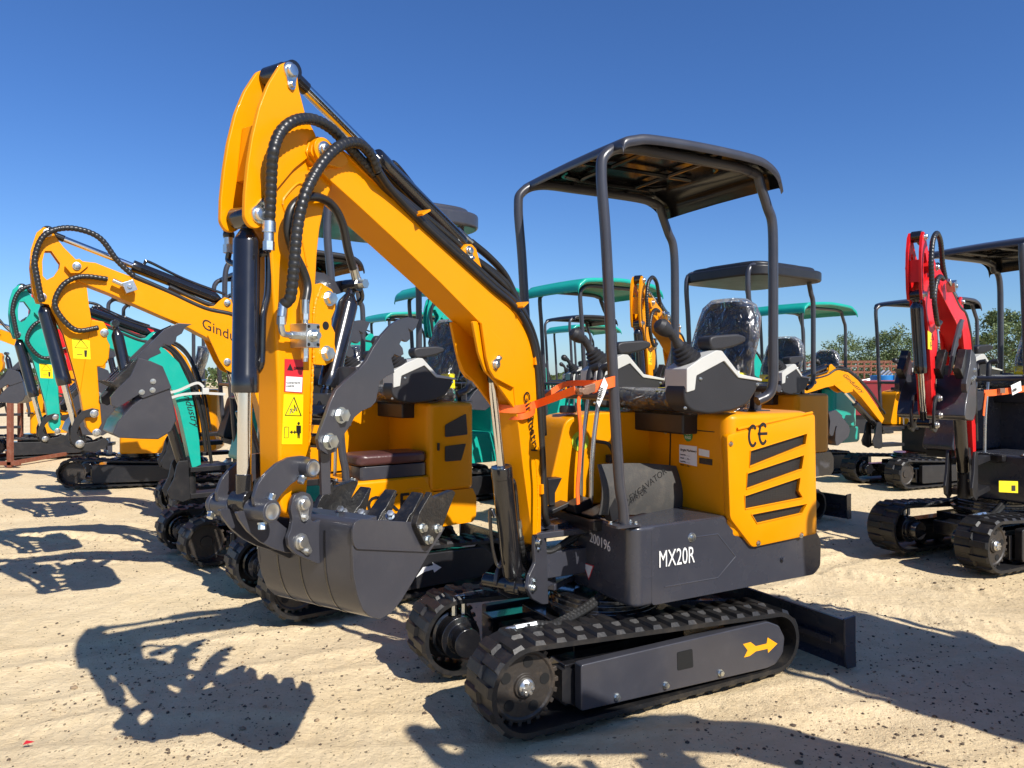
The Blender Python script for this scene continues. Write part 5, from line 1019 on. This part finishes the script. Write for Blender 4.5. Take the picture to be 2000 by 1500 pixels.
    if det > 1:
        mb = MB(); q = g3(252, 560, 0.1); mb.box(q, (0.06, 0.05, 0.06), Matrix.Rotation(0.4, 3, 'Y')); mb.cyl(q+Vector((0.01, 0, 0.0)), q+Vector((0.08, 0, 0.03)), 0.012); mb.lathe(q, (0, 1, 0), [(0.025, 0.012), (0.035, 0.012)]); mb.build('valve_block', ZINC, boom, bevel=0.002)
    if buck:
        mb = MB()
        for ys in (0.055, -0.067): mb.prism(G['banana'], ys, ys+0.012); mb.prism(G['link2'], ys-0.016, ys-0.004)
        lk = place(mb.build('bucket_link', SATIN, root, bevel=0.002), swing, pitch)
        mb = MB()
        for q in ((184, 808), (156, 867), (189, 845)): mb.pin(g3(*q, 0.068), (0, 1, 0), 0.016)
        mb.build('pin', GALV, lk)
        mb = MB(); s_ = G['buck']; cx_ = sum(p[0] for p in s_)/len(s_); cz_ = sum(p[1] for p in s_)/len(s_)
        mb.prism(s_, -0.19, 0.19); bk = place(mb.build('bucket', GREY, root, bevel=0.006), swing, pitch)
        mb = MB(); mb.prism(G['bktop'], 0.17, 0.20); mb.prism(G['bktop'], -0.20, -0.17); mb.build('side_cutter', GREY, bk, bevel=0.003)
        mb = MB()
        for yy in (-0.16, -0.05, 0.05, 0.16): mb.u(); mb.prism(g([(196, 742), (215, 745), (262, 700), (285, 706), (240, 765)]), yy-0.022, yy+0.022)
        SPLIT.add('tooth'); mb.build('tooth', TOOTH, bk, bevel=0.003)
        if det > 1:
            mb = MB()
            for q in ((277, 766), (299, 745), (298, 762)): mb.bolt(g3(*q, 0.20), (0, 1, 0), 0.012)
            mb.build('bolt', ZINC, bk)
    if thumb:
        mb = MB()
        for yy in (0.09, -0.105): mb.prism(G['thumb'], yy, yy+0.014)
        mb.box(((G['thumb'][5][0]), 0, G['thumb'][5][1]-0.03), (0.03, 0.19, 0.06)); place(mb.build('thumb', GREY, root, bevel=0.002), swing, pitch)
    mb = MB(); pl_ = [(-0.04, 0.04), (0.03, 0.04), (0.05, 0.0), (0.07, -0.1), (0.12, -0.2), (0.1, -0.26), (0.0, -0.30), (-0.06, -0.28)]
    for ys in (0.072, -0.09): mb.prism(pl_, ys, ys+0.018)
    sw = place(mb.build('swing_bracket', SATIN, root, bevel=0.004), swing, 0)
    mb = MB(); mb.cyl((-0.08, 0, -0.3), (-0.08, 0, 0.06), 0.045); mb.box((-0.26, 0, -0.04), (0.4, 0.18, 0.04)); mb.box((-0.26, 0, -0.26), (0.4, 0.18, 0.04)); mb.build('swing_post', SATIN, sw, bevel=0.003)
    return boom, arm
def machine(name, O, psi, c, skirt, cstyle, ccol, label, group, swing=0.0, pitch=0.0, det=2, hi=False, thumb=True, buck=True, postm=GREY, sc=1.0, cz=2.46, wrap=True, blade=True, pv=(0, 0), cowlm=None):
    PV.x = 0.74+pv[0]; PV.y = pv[1]
    r = tag(empty('mini_excavator', (O[0], O[1], 0), Frame(O, psi).rz), label, 'excavator', group); r.scale = (sc, sc, sc)
    undercarriage(r, detail=det > 0, hi=hi, blade=blade)
    mb = MB(); mb.prism(rnd([(0.42, 0.07), (0.42, 0.30), (-0.62, 0.27), (-0.74, 0.17), (-0.62, 0.07)], 0.03), 0.40, 0.452); mb.build('track_cover', SATIN, r, bevel=0.006)
    sk, cw, tk = body(r, skirt, cowlm or c); canopy(r, ccol, cstyle, z=cz, m=postm); seat(r, wrap=wrap)
    console(r, 0.365, 1, hi=det > 1); console(r, -0.33, 1, hi=False)
    g_boom(r, c, swing, pitch, det, buck, thumb); PV.x = 0.74; PV.y = 0
    return r, sk, cw
GA = 'row of mini excavators facing left behind the nearest one'; GB = 'mini excavators parked in the rows at the back'
m2, sk2, cw2 = machine('m', (-0.96, 5.01), 54.0, YEL, YEL, 'round', GREY, 'yellow excavator with brown seat pad and round-edged dark roof, directly behind the nearest one', GA, hi=True, cz=2.56)
text('OKER', 0.15, F2.p3(716, 1004, 0.4055), (-1, 0, 0), (0, 0, 1), DBLK, m2, sx=1.0, bold=0.002)
for o_, c_ in ((cw2, 0.03), (sk2, 0.053)): o_.scale.x = 0.62; o_.location.x = c_-0.19
mb = MB(); box_round(mb, 0.05, -0.42, 0.16, 0.38, 0.776, 0.86, 0.04); pb = mb.build('pad_box', GREY, m2, bevel=0.006)
mb = MB(); box_round(mb, 0.08, -0.42, 0.13, 0.40, 0.865, 0.935, 0.07); mb.build('seat_pad', BROWN, m2, bevel=0.025, seg=3)
for g_ in (((-0.60, 1.02), (-0.60, 1.10), (-0.86, 1.17), (-0.88, 1.03)), ((-0.60, 0.86), (-0.60, 0.96), (-0.86, 0.97), (-0.80, 0.86))):
    mb = MB(); mb.prism(rnd(g_, 0.012), 0.412, 0.4175); mb.build('grille', GRILLE, cw2)
mb = MB(); mb.box((-0.52, 0.413, 0.96), (0.02, 0.012, 0.05)); mb.build('hinge', SATIN, cw2)
for o_ in [o for o in m2.children if o.name.startswith('boom')][:1]:
    text('Gindustry', 0.085, g3(394, 640, 0.0592), g3(470, 672, 0)-g3(394, 640, 0), Vector((0, 0, 1)), DBLK, o_)
m3_, sk3, cw3 = machine('m', (-2.04, 6.19), 51.0, TEAL, TEAL, 'flat', SATIN, 'teal excavator at far left with a tall teal arm, third in the front row', GA, sc=0.93, cz=2.62, thumb=False)
for o_ in [o for o in m3_.children if o.name.startswith('boom')][:1]:
    text('industry', 0.09, g3(514, 745, 0.0592), g3(550, 870, 0)-g3(514, 745, 0), Vector((-1, 0, -0.2)), DBLK, o_)
mb = MB(); mb.prism([(-0.0, 0.50), (-0.0, 0.62), (-0.14, 0.62), (-0.14, 0.50)], 0.402, 0.404); mb.build('rating_plate', PAPER, m3_)
machine('m', (-2.75, 7.75), 54.0, RED, SATIN, 'flat', SATIN, 'red excavator half hidden at left between the teal and the far yellow ones', GA, det=1, cz=2.5, cowlm=SATIN)
my = machine('m', (-3.1, 8.9), 56.0, YEL, YEL, 'flat', SATIN, 'yellow excavator behind the red one in the front row at left', GA, det=1)[0]
for ch in m2.children:
    if ch.name.split('.')[0] in ('skirt', 'side_pod', 'floor_plate', 'engine_cowl', 'fuel_tank', 'travel_lever', 'seat_mount', 'canopy_roof', 'canopy_post', 'front_bar', 'rear_bracket', 'seat_base', 'seat', 'control_console', 'pad_box', 'seat_pad'): ch.location.x += 0.19
def again(src, O, psi, label, group, sc=1.0):
    c = copy_tree(src); c.location = (O[0], O[1], 0); c.rotation_euler = (0, 0, Frame(O, psi).rz); c.scale = (sc, sc, sc); c['label'] = label; c['group'] = group; return c
again(my, (-5.0, 9.9), 76, 'yellow excavator at left edge with its side square to the view, last of its row', GA)
b1 = machine('m', (2.15, 7.2), 55.0, YEL, NAVY, 'round', SATIN, 'yellow excavator with wide black round-edged roof behind the seat of the nearest one', GB, det=2, cz=2.49, swing=R(25))[0]
b2 = machine('m', (0.74, 8.4), 56.0, TEAL, TEAL, 'peak', TEAL, 'teal excavator with teal peaked roof seen past the front post of the nearest one', GB, det=1, cz=2.44)[0]
again(b2, (-0.8, 8.7), 54, 'teal excavator behind the boom of the nearest yellow one', GB)
again(b2, (4.15, 11.0), 58, 'teal excavator whose teal roof shows below the big black roof at right', GB)
again(b2, (-2.0, 12.6), 56, 'teal excavator far behind the brown seat pad machine, its teal roof just showing', GB)
again(b2, (1.3, 15.5), 60, 'farthest teal excavator, its small flat roof low in the gap left of the front post', GB)
again(my, (1.0, 13.0), 58, 'small distant yellow excavator in the gap left of the front post', GB)
again(my, (-8.4, 13.2), 60, 'yellow excavator beside the brown steel rack at far left', GB)
machine('m', (5.35, 9.9), 66.0, YEL, SATIN, 'flat', GREY, 'yellow excavator at right with its boom lowered to the left', GB, det=1, pitch=0.62, thumb=False, cz=2.44)
rd, skr, cwr = machine('m', (3.86, 5.98), 63.0, RED, NAVY, 'flat', GREY, 'red and black excavator at the right edge, its boom swung towards the camera', GB, det=2, hi=True, swing=R(20), cz=2.36, pv=(-0.05, 0.2), sc=1.05, cowlm=NAVY)
FRr = Frame((3.86, 5.98), 63.0); rp = lambda pts: [(u/1.05, v/1.05) for u, v in FRr.poly(pts, 0.4247)]
mb = MB(); mb.prism(rp([(1951, 939), (1988, 940), (1988, 963), (1951, 961)]), 0.4040, 0.4052); fd_ = mb.build('fuel_decal', DYEL, rd)
mb = MB(); mb.prism(rp([(1975, 948), (1983, 948), (1983, 959), (1975, 959)]), 0.4053, 0.4060); mb.build('fuel_symbol', DBLK, fd_)
# the machine standing just outside the frame at right, whose shadow falls across the sand
m0 = machine('m', (3.15, 1.93), 60.0, YEL, NAVY, 'flat', GREY, 'yellow excavator with added shade walls just outside the frame at right, known by its shadow', GB, det=0, thumb=True, sc=1.06, pv=(0.12, 0), swing=R(-7))[0]
mb = MB(); mb.box((-0.25, 0.37, 1.6), (0.9, 0.02, 1.62)); mb.box((-0.25, -0.38, 1.6), (0.9, 0.02, 1.62)); mb.box((-0.71, 0, 1.6), (0.02, 0.7, 1.62)); mb.build('shade_wall', SATIN, m0)  # walls added under the unseen machine's roof to make its shadow solid

# white arrow on the second machine's track cover, logo on the lowered boom, ties and straps
mb = MB(); mb.prism([(u, v) for u, v in F2.poly([(812, 1128), (826, 1108), (846, 1104), (844, 1098), (862, 1108), (848, 1118), (846, 1112), (828, 1117)], 0.453)], 0.4535, 0.4548); mb.build('arrow_decal', WHITE, m2)
F3 = Frame((-1.98, 6.2), 51.0)
tie = tag(empty('cable_tie', F3.O, F3.rz), 'white plastic straps tied round the teal lower boom at left', 'tie')
for pts in ([(326, 768), (350, 762), (384, 748), (398, 756)], [(330, 778), (360, 770), (400, 768), (440, 770)]):
    band([F3.p3(*q, 0.075) for q in pts], 0.02).build('tie_web', LIGHT, tie)
mb = MB(); mb.box(F3.p3(401, 764, 0.08), (0.05, 0.03, 0.05)); mb.build('tie_clip', LIGHT, tie, bevel=0.004)
FR = Frame((3.86, 5.98), 63.0)
st2 = tag(empty('ratchet_strap', FR.O, FR.rz), 'orange ratchet strap with a small white tag on the red machine at right edge', 'strap')
band([FR.p3(1922, 768, 0.44), FR.p3(1950, 766, 0.44), FR.p3(2010, 758, 0.44)], 0.045).build('strap_web', ORANGE, st2)
band([FR.p3(1926, 768, 0.445), FR.p3(1923, 790, 0.445), FR.p3(1921, 812, 0.445)], 0.03, up=(1, 0.2, 0)).build('strap_tail', ORANGE, st2)
mb = MB(); mb.box(FR.p3(1956, 763, 0.455), (0.06, 0.02, 0.035)); mb.build('ratchet', RUSTY, st2, bevel=0.002)
P = [FR.p3(*q, 0.46) for q in ((1974, 753), (1993, 744), (1995, 763), (1977, 772))]; mb = MB(); mb.add(P+[p+Vector((0, 0.002, 0)) for p in P], [(3, 2, 1, 0), (4, 5, 6, 7)]); tgo = mb.build('paper_tag', PAPER, st2)
text('1888', 0.03, FR.p3(1977, 767, 0.4635), FR.p3(1994, 758, 0.46)-FR.p3(1977, 767, 0.46), (0.3, 0, 1), DBLK, tgo)
FL = Frame((5.35, 9.9), 66.0)
for o_ in bpy.data.objects:
    if o_.name.startswith('boom') and o_.parent and 'lowered' in o_.parent.get('label', ''):
        text('Gindustry', 0.10, g3(470, 652, 0.0592), g3(548, 850, 0)-g3(490, 690, 0), Vector((1, 0, 0.4)) if False else Vector((-1, 0, -0.4)), DBLK, o_); break
mb = MB()
for dx in (0, 0.07): mb.u(); mb.prism([(-0.02+dx, 0.50), (0.02+dx, 0.54), (-0.02+dx, 0.58), (-0.035+dx, 0.565), (-0.01+dx, 0.54), (-0.035+dx, 0.515)], 0.4045, 0.406)
# ================================================================ THINGS AT THE BACK
def tree(x, y, h, seed, label, wdt=0.5, dens=1.0, m=None):
    rng = random.Random(seed); r = tag(empty('tree', (x, y, 0)), label, 'tree', 'trees beyond the yard')
    t = MB(); t.tube([(0, 0, 0), (rng.uniform(-.1, .1)*h*.2, 0, h*.35), (rng.uniform(-.1, .1)*h*.3, 0, h*.8)], lambda s: h*0.022*(1.1-s), n=8, sm=5)
    tips = []
    for k in range(9):
        a = rng.uniform(0, 6.28); z0 = h*rng.uniform(0.2, 0.6); L = h*wdt*rng.uniform(0.35, 0.75); tip = Vector((math.cos(a)*L, math.sin(a)*L, z0+L*rng.uniform(0.3, 0.9))); tips.append(tip)
        t.tube([(0, 0, z0), tip*0.5+Vector((0, 0, z0*0.4)), tip], lambda s: h*0.009*(1.1-s), n=5, sm=3)
    t.build('trunk', TRUNK, r)
    c = MB(); cl = [(Vector((rng.gauss(0, .33)*h*wdt, rng.gauss(0, .33)*h*wdt, h*(0.28+0.68*rng.random()**0.8))), h*rng.uniform(0.06, 0.15)) for _ in range(int(44*dens))]+[(tp, h*0.11) for tp in tips]
    for p, rad in cl:
        if p.z > h*0.8: p.x *= 0.55; p.y *= 0.55
        for _ in range(int(70*dens)):
            d = Vector((rng.gauss(0, 1), rng.gauss(0, 1), rng.gauss(0, 0.8))); d *= rad*rng.random()**0.4/d.length; q = p+d; s_ = h*rng.uniform(0.010, 0.022)
            a = Vector((rng.gauss(0, 1), rng.gauss(0, 1), rng.gauss(0, 1))).normalized(); b = a.cross(Vector((rng.gauss(0, 1), rng.gauss(0, 1), rng.gauss(0, 1)))).normalized(); c.cm = rng.choice((0, 0, 1))
            c.add([q-a*s_, q+b*s_*0.6, q+a*s_, q-b*s_*0.6], [(0, 1, 2, 3)])
    c.build('crown', [LEAF, LEAF2], r); return r
TRUNK = mat('bark', (0.09, 0.07, 0.05), 0.9); LEAF = mat('leaf', (0.075, 0.115, 0.035), 0.6); LEAF2 = mat('leaf_light', (0.12, 0.16, 0.055), 0.6)
for i, (px, topy, D, lb, wd_, dn) in enumerate([
    (1648, 652, 60, 'round loose-crowned tree at the left of the far tree group', 0.62, 1.0), (1700, 662, 62, 'small bushy tree between the loose-crowned one and the tall pair', 0.5, 0.8), (1742, 640, 58, 'tall dense tree left of the red boom in the far group', 0.5, 1.2),
    (1790, 655, 60, 'dark tree just left of the red arm', 0.45, 1.1), (1838, 668, 64, 'low tree showing between the red arm and boom', 0.6, 0.9), (1958, 606, 50, 'largest tree, right of the red boom below the grey roof', 0.60, 1.3), (2010, 630, 52, 'tree cut by the right edge of the frame', 0.55, 1.1),
    (1540, 668, 66, 'pale small tree seen through the canopy posts behind the black seat', 0.6, 0.8), (1475, 690, 80, 'low far tree behind the seat of the nearest excavator', 0.8, 0.8)]):
    h_ = CH+(CY-topy)/F*D; tree((px-CX)/F*D, D, h_, 10+i, lb, wd_, dn)
# low scrub along the horizon
mb = MB(); rng = random.Random(8)
for k in range(26000):
    x = rng.uniform(-95, 95); hh = (0.9+0.9*abs(math.sin(x*0.13))+0.6*abs(math.sin(x*0.41+1)))*rng.random()**0.6; q = Vector((x, 92+rng.uniform(-3, 3), hh)); s_ = rng.uniform(0.1, 0.26)
    a = Vector((rng.gauss(0, 1), rng.gauss(0, 1), rng.gauss(0, 1))).normalized(); b = a.cross(Vector((0.3, 1, 0.2))).normalized(); mb.cm = rng.choice((0, 0, 1)); mb.add([q-a*s_, q+b*s_, q+a*s_, q-b*s_], [(0, 1, 2, 3)])
tag(mb.build('scrub_belt', [LEAF, LEAF2]), 'low dark green scrub along the far horizon', 'scrub', kind='stuff')
def at(px, D, z=0): return Vector(((px-CX)/F*D, D, z))
# rusty rebar cage rack
rk = tag(empty('rebar_rack', at(1700, 30)), 'rusty rack of stacked rebar cages in front of the far trees', 'rack')
mb = MB()
for k in range(19): x = -2.4+k*0.27; mb.box((x, 0, 1.02), (0.035, 0.035, 2.04)); mb.box((x, 1.2, 1.0), (0.03, 0.03, 2.0))
mb.build('rack_post', RUST, rk)
mb = MB()
for z in (0.5, 0.9, 1.3, 1.6, 1.85, 2.03): mb.box((0.03, -0.02, z), (5.0, 0.03, 0.04)); mb.box((0.03, 1.2, z-0.03), (5.0, 0.03, 0.04))
for k in range(10): mb.box((-2.4+k*0.54, 0.6, 1.95-(k % 3)*0.3), (0.03, 1.2, 0.03))
mb.build('rack_rail', RUST, rk)
for k, (px, w_, m_, lb) in enumerate(((1672, 1.9, MAROON, 'maroon steel bin left of the blue barrels'), (1735, 1.0, RED, 'bright red bin beside the maroon one'))):
    t = tag(empty('steel_bin', at(px, 19+k*0.8)), lb, 'bin'); mb = MB(); mb.prism([(-w_/2, 0.45), (w_/2, 0.45), (w_/2+0.05, 1.28), (-w_/2-0.05, 1.28)], -0.5, 0.5); mb.build('bin_body', m_, t, bevel=0.01)
    mb = MB(); mb.box((0, 0, 1.29), (w_+0.16, 1.08, 0.05)); mb.build('bin_rim', m_, t, bevel=0.01); mb = MB(); mb.box((0, 0, 0.22), (w_*0.8, 0.8, 0.45)); mb.build('bin_base', SATIN, t, bevel=0.01)
for px, lb in ((1722, 'left blue barrel between the rack and the red arm'), (1752, 'right blue barrel nearer the red arm')):
    t = MB(); t.lathe((0, 0, 0.5), (0, 0, 1), [(0, 0.28), (0.02, 0.30), (0.3, 0.295), (0.31, 0.31), (0.34, 0.31), (0.35, 0.295), (0.62, 0.295), (0.63, 0.31), (0.66, 0.31), (0.67, 0.295), (0.93, 0.30), (0.95, 0.28)], 28); p = at(px, 21); o = t.build('barrel', BLUE, loc=p); tag(o, lb, 'barrel', 'blue barrels')
pipe = MB()
for k in range(7): pipe.tube([(-1.7, k*0.1, 1.0+0.11*(k % 3)), (0.2, k*0.1, 1.0+0.11*(k % 3)), (1.1, k*0.1, 1.12+0.11*(k % 3)), (1.5, k*0.1, 1.5+0.05*(k % 3))], 0.045, n=8, sm=5)
pipe.box((-0.4, 0.3, 0.5), (2.2, 0.9, 0.9)); tag(pipe.build('pipe_stack', GALV, loc=at(1648, 23)), 'bundle of pale grey bent tubes on a pallet before the rusty rack', 'pipe stack')
# brown steel frame rack at the left edge
rk = tag(empty('storage_rack', at(-30, 11.6)), 'tall brown steel frame at the left edge', 'frame')
for x, y in ((0.40, 0), (-0.5, 0), (0.40, 1.6), (-0.5, 1.6)):
    mb = MB(); mb.box((x, y, 0.68), (0.07, 0.07, 1.36)); mb.build('frame_post', RUST, rk, bevel=0.004)
for z in (0.06, 1.39):
    for y in (0, 1.6): mb = MB(); mb.box((-0.1, y, z), (1.3, 0.07, 0.06)); mb.build('frame_rail', RUST, rk, bevel=0.004)
    for x in (0.40, -0.5): mb = MB(); mb.box((x, 0.8, z), (0.06, 1.5, 0.06)); mb.build('frame_rail', RUST, rk, bevel=0.004)
# a scrap of red wrapper on the sand
mb = MB(); q = at(44, F*CH/(1455-CY)); mb.add([(q.x, q.y, 0.0), (q.x+0.03, q.y+0.004, 0.006), (q.x+0.034, q.y+0.02, 0.004), (q.x+0.004, q.y+0.016, 0.01)], [(0, 1, 2, 3)]); tag(mb.build('wrapper', DRED), 'small red scrap of wrapper on the sand at lower left', 'litter')
